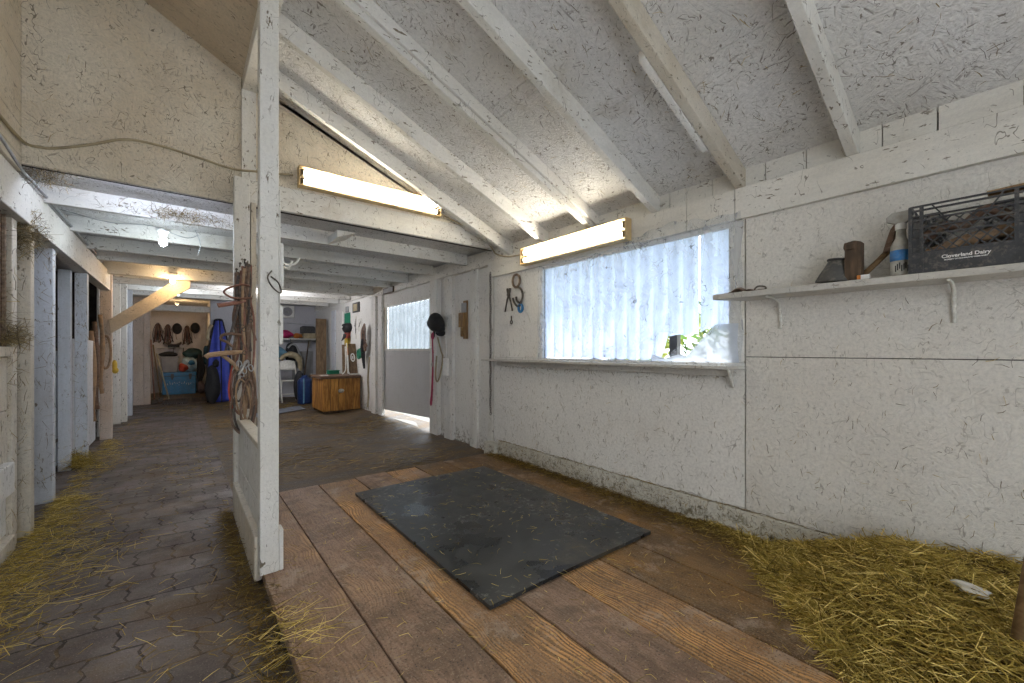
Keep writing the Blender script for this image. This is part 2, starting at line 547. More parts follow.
M['paver'] = paver_mat()
M['earth'] = dirt_mat()
M['plank_grey'] = plank_mat('mauve_grey_plank', (0.201, 0.122, 0.077), (0.387, 0.249, 0.168), (0.595, 0.365, 0.203), 0.48, 0.70, 0.55, 0.75)
M['plank_orange'] = plank_mat('worn_orange_plank', (0.205, 0.111, 0.050), (0.393, 0.216, 0.093), (0.706, 0.380, 0.137), 0.36, 0.56, 0.45, 1.0)
M['plank_dark'] = plank_mat('wet_dark_plank', (0.143, 0.079, 0.027), (0.267, 0.149, 0.052), (0.444, 0.224, 0.061), 0.52, 0.72, 0.6, 0.5)

# ------------------------------------------------------------------ floors
m = MB(); m.box(-3.3, 0.335, -3.0, 16.0, -0.30, -0.08); m.box(0.335, 0.62, 11.9, 14.4, -0.30, -0.08); struct(m.build('floor_aisle', M['paver']))
m = MB()
def dirt_h(u, v):
    x, y = 0.335 + u * 2.75, 3.74 + v * 8.3
    z = -0.075 + 0.012 * math.sin(3.1 * x + 1.7 * y) * math.sin(2.3 * y - x)
    z += 0.05 * max(0.0, (x - 2.3) / 0.6) * min(1.0, max(0.0, (y - 3.8) / 0.6))
    if u < 0.03: z = -0.082
    return (x, y, z)
m.grid(dirt_h, 36, 70); struct(m.build('floor_dirt', M['earth'], smooth=True))
m = MB(); m.box(2.8, 9.0, -4.0, 16.0, -0.40, -0.22)
def grass_mat():
    t = NT('meadow'); p = t.pos()
    c = t.mix(t.ramp(t.noise(p, 2.5, 4), 0.35, 0.7), (0.10, 0.20, 0.03), (0.30, 0.36, 0.08))
    t.bsdf(c, 0.9); return t.m
struct(m.build('ground_outside', grass_mat()))

# plank platform: each plank is its own mesh, gaps between
plat = bpy.data.objects.new('floor_platform', None); COL.objects.link(plat)
plat.location = (1.5, 1.4, 0.0); struct(plat)
edges = [0.318, 0.597, 0.897, 1.198, 1.480, 1.770, 2.070, 2.370, 2.69]
pm = ['plank_grey', 'plank_grey', 'plank_orange', 'plank_grey', 'plank_orange', 'plank_dark', 'plank_dark', 'plank_dark']
for i in range(8):
    m = MB()
    y1 = 3.735 + (0.012 if i % 2 else -0.006)
    m.box(edges[i] + 0.0035, edges[i + 1] - 0.0035, -1.2, y1, -0.045 + 0.002 * (i % 3), 0.0 - 0.0015 * ((i * 5) % 3))
    m.build('plank', M[pm[i]], plat, bevel=0.004)
m = MB(); m.box(0.335, 2.69, -1.2, 3.72, -0.09, -0.047); m.build('joist_bed', M['gap'], plat)

# ------------------------------------------------------------------ right wall with the plastic-covered window
WX = 2.70
wall = bpy.data.objects.new('wall_right', None); COL.objects.link(wall); wall.location = (WX, 1.0, 0); struct(wall)
def panel(x0, x1, y0, y1, z0, z1, mat, name='wall_panel', bevel=0.002):
    mm = MB(); mm.box(x0, x1, y0, y1, z0, z1); return mm.build(name, M[mat], wall, bevel=bevel)
panel(WX, 2.73, -1.6, 1.097, 0.0, 1.086, 'wall_osb')
panel(WX, 2.73, -1.6, 1.097, 1.090, 2.0, 'wall_osb')
panel(WX + .004, 2.73, 1.104, 3.72, 0.0, 1.050, 'wall_ply')
panel(WX + .002, 2.73, 1.104, 1.20, 1.052, 2.0, 'wall_osb')
panel(WX + .004, 2.73, 2.93, 3.72, 1.052, 2.0, 'wall_ply')
panel(WX + .002, 2.73, 1.20, 2.93, 1.90, 2.0, 'wall_ply')
mm = MB()          # studs and outer skin behind the panels
mm.box(2.732, 2.80, -1.6, 1.17, -0.1, 2.3).box(2.732, 2.80, 2.97, 3.75, -0.1, 2.3)
mm.box(2.732, 2.80, 1.17, 2.97, -0.1, 1.03).box(2.732, 2.80, 1.17, 2.97, 1.93, 2.3)
mm.build('wall_core', M['gap'], wall)
panel(2.70, 2.735, 3.70, 3.76, 1.98, 2.30, 'wall_ply')
mm = MB()          # plate rail over the wall, with butt joints
for y0, y1 in ((-1.6, 1.146), (1.150, 1.46), (1.463, 3.725)):
    mm.box(2.668, 2.705, y0, y1, 1.932, 2.122)
struct(mm.build('trim_1', M['beam_y'], bevel=0.003))
mm = MB()
for y0, y1 in ((-1.6, 0.02), (0.026, 0.27), (0.276, 0.462), (0.466, 0.78), (0.784, 0.985), (0.99, 1.30), (1.304, 1.48), (1.484, 1.60), (1.604, 2.05), (2.054, 2.7), (2.704, 3.725)):
    mm.box(2.70, 2.74, y0, y1, 2.118, 2.30)
struct(mm.build('trim_2', M['beam_y'], bevel=0.002))
mm = MB(); mm.box(2.664, 2.702, -1.6, 3.60, 0.0, 0.152); struct(mm.build('baseboard_right', M['kick'], bevel=0.006))
mm = MB(); mm.box(2.62, 2.83, 3.60, 3.80, -0.08, 0.12); struct(mm.build('baseboard_corner', M['kick'], bevel=0.012))

# back part of the right-hand wall (set back a little) with the sliding door
BX = 2.80
wb = bpy.data.objects.new('wall_back_right', None); COL.objects.link(wb); wb.location = (BX, 7, 0); struct(wb)
mm = MB(); mm.box(BX, 2.84, 3.76, 5.25, -0.1, 2.32).box(BX, 2.84, 7.22, 12.0, -0.1, 2.32).box(BX, 2.84, 5.25, 7.22, 1.93, 2.32)
mm.build('wall_panel', M['wall_ply'], wb)
mm = MB(); mm.box(2.735, 2.80, 3.75, 7.75, 2.10, 2.27); struct(mm.build('beam_side', M['beam_y'], bevel=0.005))
mm = MB(); mm.box(2.76, 2.80, 7.7, 11.85, 2.16, 2.27); struct(mm.build('beam_side_far', M['beam_y'], bevel=0.005))
for k, (y0, y1, x0) in enumerate(((3.74, 3.84, 2.70), (4.16, 4.31, 2.765), (4.72, 4.93, 2.755), (5.10, 5.32, 2.74), (7.16, 7.34, 2.755), (7.42, 7.62, 2.74))):
    mm = MB(); mm.box(x0, BX + .005, y0, y1, -0.06, 2.11)
    o = mm.build('wall_stud', M['post'], wb, bevel=0.004)

# ------------------------------------------------------------------ roof over the work bay
def zr(x): return 2.24 + 0.42 * (2.70 - x)
bays = [(-1.6, 0.575, (2.9,)), (0.575, 1.12, (1.98,)), (1.12, 1.705, (1.965,)), (1.705, 2.285, (1.58, 1.655)), (2.285, 2.865, (2.35, 0.91)), (2.865, 3.405, (0.91, 2.2)), (3.405, 3.76, (1.5,))]
roof = bpy.data.objects.new('ceiling_roof', None); COL.objects.link(roof); roof.location = (1.5, 1.5, 2.7); struct(roof)
def slab(x0, x1, y0, y1, t0, t1, mat, name):
    mm = MB(); mm.prism([(x0, zr(x0) + t0), (x1, zr(x1) + t0), (x1, zr(x1) + t1), (x0, zr(x0) + t1)], 'y', y0, y1)
    return mm.build(name, M[mat], roof)
slab(0.36, 3.2, -1.6, 3.76, 0.014, 0.05, 'gap', 'roof_deck')
for y0, y1, cuts in bays:
    xs = [0.36] + sorted(cuts) + [2.80]
    for a, b in zip(xs, xs[1:]):
        if b - a > 0.01: slab(a + .002, b - .002, y0, y1, 0.0, 0.012, 'roof_osb', 'roof_panel')
words = ['nearest the hay pile', 'second from the hay pile, brown on its near side', 'third from the hay pile, over the torn window plastic',
         'fourth from the hay pile, ending over the wall tube lamp', 'next to last before the gable, with a doubled board', 'last before the gable, ending in the wall corner']
for i, yf in enumerate((0.60, 1.147, 1.73, 2.31, 2.89, 3.43)):
    y0 = yf - 0.05
    d = 0.13
    mm = MB()
    mm.prism([(0.45, zr(0.45) - d), (2.715, zr(2.715) - d), (2.715, zr(2.715) - .001), (0.45, zr(0.45) - .001)], 'y', y0, yf)
    o = mm.build('roof_rafter', M['beam_dirty' if i == 1 else 'beam'], bevel=0.004)
    tag(o, 'white painted sloping roof rafter, ' + words[i], 'rafter', 'rafters under the sloping roof')
# splint board scabbed onto rafter two, and doubled board on rafter four
mm = MB(); mm.prism([(1.72, zr(1.72) - .135), (2.33, zr(2.33) - .135), (2.33, zr(2.33) - .09), (1.72, zr(1.72) - .09)], 'y', 1.149, 1.185)
tag(mm.build('splint_strip', M['beam'], bevel=0.003), 'thin white strip nailed alongside the second roof rafter', 'strip')
mm = MB(); mm.prism([(0.5, zr(.5) - .09), (2.70, zr(2.70) - .09), (2.70, zr(2.70) - .002), (0.5, zr(.5) - .002)], 'y', 2.235, 2.258)
tag(mm.build('sister_board', M['beam'], bevel=0.003), 'white board doubled against the fourth roof rafter', 'board')
# left slope, boarded, above the aisle and the purlin that carries both
def zl(x): return 3.19 + 0.53 * (0.356 - x)
mm = MB()
for k in range(26):
    y0 = -1.6 + k * 0.206
    mm.prism([(0.40, zl(0.40)), (0.40, zl(0.40) + .02), (-2.2, zl(-2.2) + .02), (-2.2, zl(-2.2))], 'y', y0, min(y0 + 0.201, 3.76))
struct(mm.build('ceiling_boards', M['boards_tan'], bevel=0.002))
mm = MB(); mm.prism([(0.42, zl(0.40) + .022), (0.42, zl(0.40) + .05), (-2.2, zl(-2.2) + .05), (-2.2, zl(-2.2) + .022)], 'y', -1.6, 3.78)
struct(mm.build('roof_left', M['gap']))
mm = MB(); mm.box(0.356, 0.45, -1.6, 3.73, 3.10, 3.32); struct(mm.build('beam_purlin', M['beam_y'], bevel=0.006))

# ------------------------------------------------------------------ gable wall over the opening
GY = 3.73
gab = bpy.data.objects.new('wall_gable', None); COL.objects.link(gab); gab.location = (1.0, GY, 2.24); struct(gab)
def gp(poly, y0, y1, mat, name, bevel=0.002):
    mm = MB(); mm.prism(poly, 'y', y0, y1); return mm.build(name, M[mat], gab, bevel=bevel)
gp([(-0.745, 2.235), (0.352, 2.235), (0.352, zl(.352)), (-0.745, zl(-.745))], GY, 3.76, 'gable_osb', 'wall_panel')
gp([(0.356, 2.43), (2.70, 2.43), (2.70, zr(2.70)), (0.42, zr(.42)), (0.356, 3.19)], GY, 3.76, 'gable_osb', 'wall_panel')
gp([(0.356, 2.24), (2.80, 2.24), (2.80, 2.43), (0.356, 2.43)], 3.722, 3.76, 'beam', 'header_board')
gp([(0.352, 2.42), (0.446, 2.42), (0.446, 3.10), (0.352, 3.10)], 3.712, 3.732, 'post', 'gable_batten')
mm = MB(); mm.box(-3.2, 2.9, 3.765, 3.80, 2.24, 4.4); mm.build('wall_core', M['gap'], gab)
mm = MB(); mm.prism([(2.40, 2.25), (2.70, 2.25), (2.70, 2.33), (2.52, 2.35)], 'y', 3.70, 3.722); struct(mm.build('trim_3', M['beam'], bevel=0.003))

# ------------------------------------------------------------------ loft floor seen from below, over the aisle and the back room
mm = MB(); mm.box(-3.2, 2.9, 3.80, 16.0, 2.30, 2.33); struct(mm.build('ceiling_loft', M['roof_osb']))
mm = MB(); mm.box(-3.2, 2.9, 3.80, 16.0, 2.34, 2.40); struct(mm.build('roof_loft', M['gap']))
for y in (4.37, 5.24, 6.05, 6.70, 8.15, 8.90, 9.70, 10.5):
    mm = MB(); mm.box(-0.90, 2.735, y - 0.05, y, 2.168, 2.30)
    struct(mm.build('joist_beam', M['beam'], bevel=0.004))
mm = MB(); mm.box(-0.80, 2.735, 7.50, 7.62, 2.13, 2.30); struct(mm.build('joist_beam', M['beam'], bevel=0.006))
mm = MB(); mm.prism([(1.12, 2.17), (1.12, 2.24), (1.30, 2.24)], 'y', 4.0, 4.32)
tag(mm.build('angle_cleat', M['beam'], bevel=0.003), 'small white triangular wood cleat under the gable header', 'cleat')

# back room end wall, tack room beyond the aisle
mm = MB(); mm.box(0.52, 2.84, 11.90, 11.96, -0.1, 2.31); struct(mm.build('wall_back', M['back_grey']))
mm = MB(); mm.box(0.52, 0.58, 11.93, 14.4, -0.1, 2.31); struct(mm.build('wall_tack_side', M['tack_wall']))
mm = MB(); mm.box(-0.86, 0.58, 14.3, 14.36, -0.1, 2.31); struct(mm.build('wall_tack_end', M['tack_wall']))
mm = MB(); mm.box(-0.80, 0.52, 12.24, 12.36, 2.02, 2.16); struct(mm.build('beam_tack', M['beam'], bevel=0.004))
mm = MB(); mm.box(0.40, 0.435, 14.26, 14.30, 0.0, 2.3); struct(mm.build('trim_4', M['tack_wall']))

mm = MB(); mm.box(-0.86, -0.80, 12.37, 14.4, -0.1, 2.31); struct(mm.build('wall_tack_left', M['tack_wall']))
# unseen end wall with doorway and side wall, added behind camera to shape daylight
mm = MB(); mm.box(1.10, 2.80, -1.66, -1.60, -0.1, 4.2).box(-2.3, 1.10, -1.66, -1.60, 2.45, 4.9); struct(mm.build('wall_behind', M['wall_ply']))
mm = MB(); mm.box(-0.92, -0.86, -1.66, 3.0, -0.1, 4.4); struct(mm.build('wall_left', M['wall_ply']))
# left side: outer wall of the stalls, stall dividers
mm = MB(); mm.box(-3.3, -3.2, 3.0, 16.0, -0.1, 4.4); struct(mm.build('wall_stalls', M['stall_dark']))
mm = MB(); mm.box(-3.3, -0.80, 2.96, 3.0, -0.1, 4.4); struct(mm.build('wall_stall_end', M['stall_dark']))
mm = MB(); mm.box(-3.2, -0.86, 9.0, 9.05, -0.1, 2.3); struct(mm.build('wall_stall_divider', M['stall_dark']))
mm = MB(); mm.box(-0.85, -0.745, 2.96, 3.745, 2.19, 4.4); struct(mm.build('wall_left_upper', M['gable_osb'], bevel=0.003))
mm = MB(); mm.box(-0.86, -0.76, 2.96, 7.86, 1.935, 2.185); struct(mm.build('beam_left', M['beam_y'], bevel=0.006))

# ------------------------------------------------------------------ lamps
def emit(name, col, strength):
    t = NT(name)
    e = t.n('ShaderNodeEmission')
    e.inputs[0].default_value = (*col, 1); e.inputs[1].default_value = strength
    t.t.links.new(e.outputs[0], t.out.inputs[0])
    return t.m
M['tube'] = emit('lit_fluorescent_tube', (1.0, 0.93, 0.78), TUBE_STRENGTH)
M['fixture'] = plain('yellowed_enamel', (0.62, 0.52, 0.36), 0.45, 0.15, 9, dust=0.2)
M['fixture_rim'] = plain('tan_fixture_rim', (0.50, 0.36, 0.18), 0.5, 0.2, 9)
M['fixture_in'] = plain('white_reflector', (0.10, 0.075, 0.038), 0.6, 0.1, 9)


def tube_light(axis, a0, a1, b, z0, z1, label, up):
    """axis 'x': runs along X on the gable, facing -Y from b; axis 'y': along Y on the wall, facing -X from b"""
    if axis == 'x': root = thing('tube_light', label, 'light', ((a0 + a1) / 2, b, z0))
    else: root = thing('tube_light', label, 'light', (b, (a0 + a1) / 2, z0))
    def bx(mm, a, aa, d0, d1, z, zz):
        if axis == 'x': mm.box(a, aa, b - d1, b - d0, z, zz)
        else: mm.box(b - d1, b - d0, a, aa, z, zz)
        return mm
    bx(MB(), a0, a1, 0.0, 0.02, z0, z1).build('reflector', M['fixture_in'], root, bevel=0.002)
    mm = MB()
    bx(mm, a0, a1, 0.0, 0.075, z1, z1 + 0.008); bx(mm, a0, a1, 0.0, 0.075, z0 - 0.008, z0)
    bx(mm, a0 - .008, a0, 0.0, 0.075, z0 - .008, z1 + .008); bx(mm, a1, a1 + .008, 0.0, 0.075, z0 - .008, z1 + .008)
    mm.build('rim', M['fixture_rim'], root, bevel=0.002)
    for zc in (z0 + (z1 - z0) * 0.27, z0 + (z1 - z0) * 0.73):
        def P(a): return (a, b - 0.048, zc) if axis == 'x' else (b - 0.048, a, zc)
        MB().tube([P(a0 + .035), P(a1 - .035)], 0.019, 14).build('tube', M['tube'], root, smooth=True)
        for a in (a0 + .012, a1 - .030):
            bx(MB(), a, a + 0.018, 0.018, 0.07, zc - 0.024, zc + 0.024).build('lamp_holder', M['fixture_in'], root, bevel=0.003)
    return root


tube_light('x', 0.74, 2.00, 3.72, 2.455, 2.60, 'lit twin-tube fluorescent light on the gable board beside the white post', 0)
tube_light('y', 1.90, 3.12, 2.66, 1.965, 2.115, 'lit twin-tube fluorescent light on the wall above the plastic-covered window', 0)

M['cool_bulb'] = emit('cool_white_bulb', (0.78, 0.90, 1.0), COOL_BULB)
M['warm_bulb'] = emit('warm_bulb', (1.0, 0.66, 0.32), WARM_BULB)
M['added_back_bulb'] = emit('added_neutral_bulb', (0.95, 0.95, 1.0), 800.0)
M['porcelain'] = plain('white_porcelain', (0.7, 0.69, 0.66), 0.35, 0.1)
M['zinc'] = plain('dull_zinc', (0.42, 0.43, 0.44), 0.45, 0.2, metal=0.6)


def bulb(x, y, z, kind, label):
    root = thing('ceiling_bulb', label, 'light bulb', (x, y, z), 'bare bulbs on the loft ceiling')
    MB().lathe([(0.0, z + .115), (0.055, z + .115), (0.05, z + .09), (0.03, z + .075), (0.024, z + .035), (0.0, z + .035)], (x, y, 0), 18).build('socket', M['porcelain'], root, smooth=True)
    MB().lathe([(0.0, z - .04), (0.012, z - .038), (0.026, z - .022), (0.030, z - .004), (0.025, z + .014), (0.015, z + .036), (0.0, z + .037)], (x, y, 0), 16).build('glass_bulb', M[kind], root, smooth=True)
    return root


def added_strip_light(x0, x1, y, z, label):  # added lamp, hidden behind the gable edge to brighten the first joist bay
    root = thing('added_strip_light', label, 'light', ((x0 + x1) / 2, y, z))
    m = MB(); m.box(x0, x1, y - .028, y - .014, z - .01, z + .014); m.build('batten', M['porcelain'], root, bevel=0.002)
    MB().tube([(x0 + .02, y, z), (x1 - .02, y, z)], 0.009, 10).build('tube', emit('added_cool_strip', (0.72, 0.80, 1.0), 55.0), root, smooth=True)
added_strip_light(-0.62, 0.26, 3.835, 2.284, 'added slim cool strip light, unseen behind the gable bottom edge over the aisle')
bulb(1.16, 8.52, 2.02, 'added_back_bulb', 'added bare bulb on the back room ceiling, unseen behind the front post')  # added bulb, out of view, to lighten the back room
bulb(-0.13, 4.80, 2.09, 'cool_bulb', 'bare cool white bulb nearest on the aisle ceiling')
bulb(-0.10, 7.44, 2.09, 'warm_bulb', 'bare warm bulb on the heavy beam above the diagonal brace')
bulb(-0.06, 9.40, 2.13, 'cool_bulb', 'bare cool white bulb further back, just above a small warm one')
bulb(-0.09, 12.4, 2.12, 'warm_bulb', 'farthest bare warm bulb, in the tack room')

# ------------------------------------------------------------------ materials for things
M['rubber'] = plain('dark_rubber', (0.022, 0.022, 0.023), 0.6, 0.3, 14, dust=0.15)
M['leather'] = plain('old_brown_leather', (0.142, 0.081, 0.051), 0.55, 0.35, 20, dust=0.35)
M['leather_red'] = plain('reddish_leather', (0.209, 0.087, 0.057), 0.5, 0.3, 20, dust=0.25)
M['leather_dark'] = plain('dark_leather', (0.054, 0.039, 0.033), 0.5, 0.3, 20, dust=0.2)
M['leather_tan'] = plain('tan_leather', (0.324, 0.203, 0.112), 0.6, 0.3, 20, dust=0.35)
M['steel'] = plain('worn_steel', (0.45, 0.44, 0.42), 0.35, 0.3, 30, metal=0.85)
M['iron'] = plain('dark_iron', (0.085, 0.072, 0.06), 0.55, 0.4, 30, metal=0.6, dust=0.2)
M['rust'] = plain('rusty_bar', (0.15, 0.10, 0.065), 0.8, 0.5, 40, dust=0.3)
M['rope_pink'] = plain('pink_webbing', (0.36, 0.035, 0.085), 0.7, 0.2, 30)
M['black'] = plain('black_cloth', (0.016, 0.016, 0.018), 0.75, 0.3, 20)
M['black_plastic'] = plain('dusty_black_plastic', (0.035, 0.036, 0.04), 0.45, 0.3, 22, dust=0.22)
M['grubby_white'] = plain('grubby_white_plastic', (0.33, 0.32, 0.29), 0.5, 0.25, 30, dust=0.35)
M['white_plastic'] = plain('white_plastic', (0.70, 0.69, 0.66), 0.45, 0.1, 20, dust=0.25)
M['white_metal'] = plain('white_enamelled_metal', (0.70, 0.69, 0.64), 0.5, 0.15, 20, dust=0.35)
M['blue'] = plain('blue_plastic', (0.02, 0.16, 0.36), 0.4, 0.2, 12, dust=0.12)
M['blue_band'] = plain('blue_label', (0.03, 0.16, 0.40), 0.5, 0.25, 30, dust=0.12)
M['tarp'] = plain('royal_blue_nylon', (0.045, 0.07, 0.42), 0.5, 0.25, 6, bump=0.3)
M['teal'] = plain('dark_teal_nylon', (0.014, 0.050, 0.058), 0.55, 0.4, 10)
M['light_blue'] = plain('light_blue_nylon', (0.12, 0.27, 0.38), 0.55, 0.3, 8)
M['green'] = plain('green_plastic', (0.01, 0.20, 0.11), 0.55, 0.2, 12)
M['grey_bin'] = plain('grey_bin_plastic', (0.27, 0.27, 0.29), 0.5, 0.12, 10, dust=0.15)
M['bag_white'] = plain('printed_plastic_bag', (0.45, 0.58, 0.66), 0.35, 0.35, 9)
M['bag_red'] = plain('red_bag_print', (0.42, 0.06, 0.03), 0.45, 0.3, 9)
M['pink'] = plain('magenta_cloth', (0.46, 0.02, 0.12), 0.7, 0.3, 9)
M['orange'] = plain('orange_cloth', (0.52, 0.17, 0.03), 0.7, 0.3, 9)
M['khaki'] = plain('khaki_canvas', (0.36, 0.30, 0.19), 0.75, 0.25, 12, dust=0.3)
M['grey_board'] = plain('grey_board', (0.30, 0.30, 0.30), 0.7, 0.15, 5)
M['paper'] = plain('old_paper', (0.62, 0.60, 0.55), 0.8, 0.12, 12)
M['print'] = plain('black_print', (0.03, 0.03, 0.03), 0.8, 0.1)
M['white_print'] = plain('white_print', (0.80, 0.79, 0.76), 0.6, 0.08)
M['yellow'] = plain('yellow_print', (0.55, 0.38, 0.05), 0.7, 0.2)
M['tan_wood'] = wood('tan_wood', (0.23, 0.125, 0.05), (0.46, 0.29, 0.125), 'z')
M['chest_wood'] = wood('orange_pine', (0.27, 0.105, 0.02), (0.80, 0.40, 0.085), 'z', 0.6)
M['lid_wood'] = wood('dull_brown_board', (0.10, 0.055, 0.032), (0.22, 0.13, 0.08), 'x')
M['brown_wood'] = wood('brown_wood', (0.055, 0.034, 0.02), (0.15, 0.095, 0.055), 'z')
M['handle_wood'] = wood('handle_wood', (0.15, 0.085, 0.035), (0.30, 0.19, 0.09), 'x')
M['plank_wood'] = wood('brown_scaffold_board', (0.12, 0.075, 0.04), (0.25, 0.165, 0.09), 'z')


def mat_rubber():
    t = NT('black_rubber_mat')
    p = t.pos()
    n = t.noise(p, 3.2, 5, 0.65)
    c = t.mix(t.ramp(n, 0.35, 0.7), (0.012, 0.0145, 0.017), (0.028, 0.032, 0.035))
    sc_ = t.ramp(t.noise(p, 30, 4, 0.75), 0.54, 0.68)
    area = t.ramp(t.noise(p, 1.9, 4, 0.6, 0, 21), 0.46, 0.62)
    c = t.mix(t.math('MULTIPLY', t.math('MULTIPLY', sc_, area), 0.9), c, (0.24, 0.24, 0.23))
    f = t.math('MULTIPLY', t.ramp(t.vor(t.scaled(p, (1, 1.5, 1)), 70), 0.07, 0.13, 1, 0), t.ramp(t.noise(p, 6, 3, 0.6, 0, 3), 0.48, 0.6))
    c = t.mix(t.math('MULTIPLY', f, 0.8), c, (0.30, 0.26, 0.17))
    mud = t.ramp(t.noise(p, 2.6, 6, 0.7, 0, 30), 0.56, 0.7)
    c = t.mix(t.math('MULTIPLY', mud, 0.4), c, (0.11, 0.085, 0.05))
    t.bsdf(c, t.ramp(n, 0.3, 0.7, 0.20, 0.46), t.bump(t.noise(p, 90, 2), 0.15, 0.002), spec=0.5)
    return t.m


M['mat'] = mat_rubber()


def hay_mat(name, a, b, c):
    t = NT(name)
    at = t.n('ShaderNodeAttribute', attribute_name='tone')
    f = at.outputs['Fac']
    col = t.mix(t.ramp(f, 0.0, 0.55), a, b)
    col = t.mix(t.ramp(f, 0.55, 1.0), col, c)
    t.bsdf(col, 0.65, spec=0.25)
    return t.m


M['hay'] = hay_mat('loose_hay', (0.156, 0.106, 0.022), (0.546, 0.400, 0.084), (1.014, 0.800, 0.288))
M['hay_brown'] = hay_mat('trodden_hay', (0.070, 0.043, 0.016), (0.266, 0.169, 0.042), (0.644, 0.459, 0.130))
M['wisp'] = hay_mat('stuck_wisps', (0.090, 0.068, 0.038), (0.255, 0.188, 0.090), (0.540, 0.405, 0.165))
M['chaff'] = plain('hay_chaff', (0.136, 0.090, 0.028), 0.9, 0.5, 40, bump=0.5)


# ------------------------------------------------------------------ film and corrugated sheets of the windows
def sheet_mat(name, col, fac_d, fac_t):
    t = NT(name)
    p = t.pos()
    n = t.noise(p, 7, 4, 0.65)
    c = t.mix(t.ramp(n, 0.35, 0.75), col, tuple(x * 0.84 for x in col))
    d = t.n('ShaderNodeBsdfDiffuse'); t.put(d.inputs[0], c)
    tr = t.n('ShaderNodeBsdfTranslucent'); t.put(tr.inputs[0], c)
    m1 = t.n('ShaderNodeMixShader'); m1.inputs[0].default_value = 1 - fac_d
    t.t.links.new(d.outputs[0], m1.inputs[1]); t.t.links.new(tr.outputs[0], m1.inputs[2])
    tp = t.n('ShaderNodeBsdfTransparent')
    m2 = t.n('ShaderNodeMixShader'); m2.inputs[0].default_value = fac_t
    t.t.links.new(m1.outputs[0], m2.inputs[1]); t.t.links.new(tp.outputs[0], m2.inputs[2])
    t.t.links.new(m2.outputs[0], t.out.inputs[0])
    return t.m


def film_mat():
    t = NT('dusty_plastic_film')
    p = t.pos()
    n = t.noise(p, 9, 5, 0.7)
    crease = t.noise(t.scaled(p, (1, 1, 0.4)), 6, 4, 0.6, 1.5, 4)
    dirt = t.squiggle(p, 16, 0.012, 3.0, 9, 0.57, 0.5)
    pep = t.math('MULTIPLY', t.ramp(t.vor(p, 42), 0.06, 0.12, 1, 0), t.ramp(t.noise(p, 3.0, 3, 0.6, 0, 9), 0.45, 0.6))
    dk = t.math('MAXIMUM', dirt, pep)
    col = t.mix(dk, (0.80, 0.84, 0.90), (0.07, 0.06, 0.05))
    pr = t.n('ShaderNodeBsdfPrincipled')
    t.put(pr.inputs['Base Color'], col); pr.inputs['Roughness'].default_value = 0.28
    t.put(pr.inputs['Normal'], t.bump(t.math('ADD', crease, t.math('MULTIPLY', n, 0.4)), 0.5, 0.02))
    tl = t.n('ShaderNodeBsdfTranslucent'); t.put(tl.inputs[0], col)
    m0 = t.n('ShaderNodeMixShader'); m0.inputs[0].default_value = 0.4
    t.t.links.new(pr.outputs[0], m0.inputs[1]); t.t.links.new(tl.outputs[0], m0.inputs[2])
    tp = t.n('ShaderNodeBsdfTransparent'); tp.inputs[0].default_value = (0.97, 0.985, 1, 1)
    mx = t.n('ShaderNodeMixShader')
    fac = t.math('SUBTRACT', t.ramp(crease, 0.35, 0.7, 0.90, 0.62), t.math('MULTIPLY', dk, 0.6), clamp=True)
    t.put(mx.inputs[0], fac)
    t.t.links.new(m0.outputs[0], mx.inputs[1]); t.t.links.new(tp.outputs[0], mx.inputs[2])
    t.t.links.new(mx.outputs[0], t.out.inputs[0])
    return t.m


M['corrugated'] = sheet_mat('blue_white_corrugated_sheet', (0.52, 0.60, 0.82), 0.12, 0.03)
M['film'] = film_mat()
M['film_white'] = sheet_mat('milky_plastic_film', (0.72, 0.77, 0.86), 0.4, 0.12)
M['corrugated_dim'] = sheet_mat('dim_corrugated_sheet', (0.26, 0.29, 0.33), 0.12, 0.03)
M['frame_grey'] = plain('weathered_grey_timber', (0.11, 0.105, 0.11), 0.8, 0.3, 10)

win = bpy.data.objects.new('window_1', None); COL.objects.link(win); win.location = (2.75, 2.05, 1.05); struct(win)
def corr(y0, y1, zlo, zhi, x, pitch, amp, name, parent, ragged=0.0, mat='corrugated'):
    n = max(8, int((y1 - y0) / pitch * 12))
    def fn(u, v):
        y = y0 + (y1 - y0) * u
        a = zlo(y) if callable(zlo) else zlo
        b = zhi(y) if callable(zhi) else zhi
        s = math.sin(2 * PI * y / pitch)
        return (x + amp * max(-0.8, min(0.8, s * 1.2)), y, a + (b - a) * v + ragged * 0.006 * math.sin(57 * y) * (1 - v))
    return MB().grid(fn, n, 6).build(name, M[mat], parent, smooth=True)
corr(1.435, 2.96, lambda y: 1.235 if y < 1.665 else (1.235 - 0.175 * min(1, (y - 1.665) / 0.05)), 1.93, 2.765, 0.118, 0.024, 'corrugated_sheet', win, 1)
corr(1.15, 1.425, lambda y: 1.255 + 0.02 * math.sin(20 * y), 1.93, 2.778, 0.118, 0.024, 'corrugated_sheet', win, 1)
fe = thing('garden_fence', 'dark slatted fence outside, glimpsed through the torn window plastic', 'fence', (3.5, 1.9, -0.22))
for y in (0.9, 1.30, 2.02, 2.21, 2.62, 2.95):
    m = MB(); m.box(3.46, 3.52, y - 0.038, y + 0.038, -0.22, 1.30); m.build('fence_post', M['frame_grey'], fe)
m = MB(); m.box(3.44, 3.46, 0.8, 3.1, 0.84, 0.94); m.build('fence_rail', M['frame_grey'], fe)
m = MB(); m.box(2.735, 2.80, 1.16, 2.98, 1.03, 1.052); m.build('window_sill', M['frame_grey'], win)

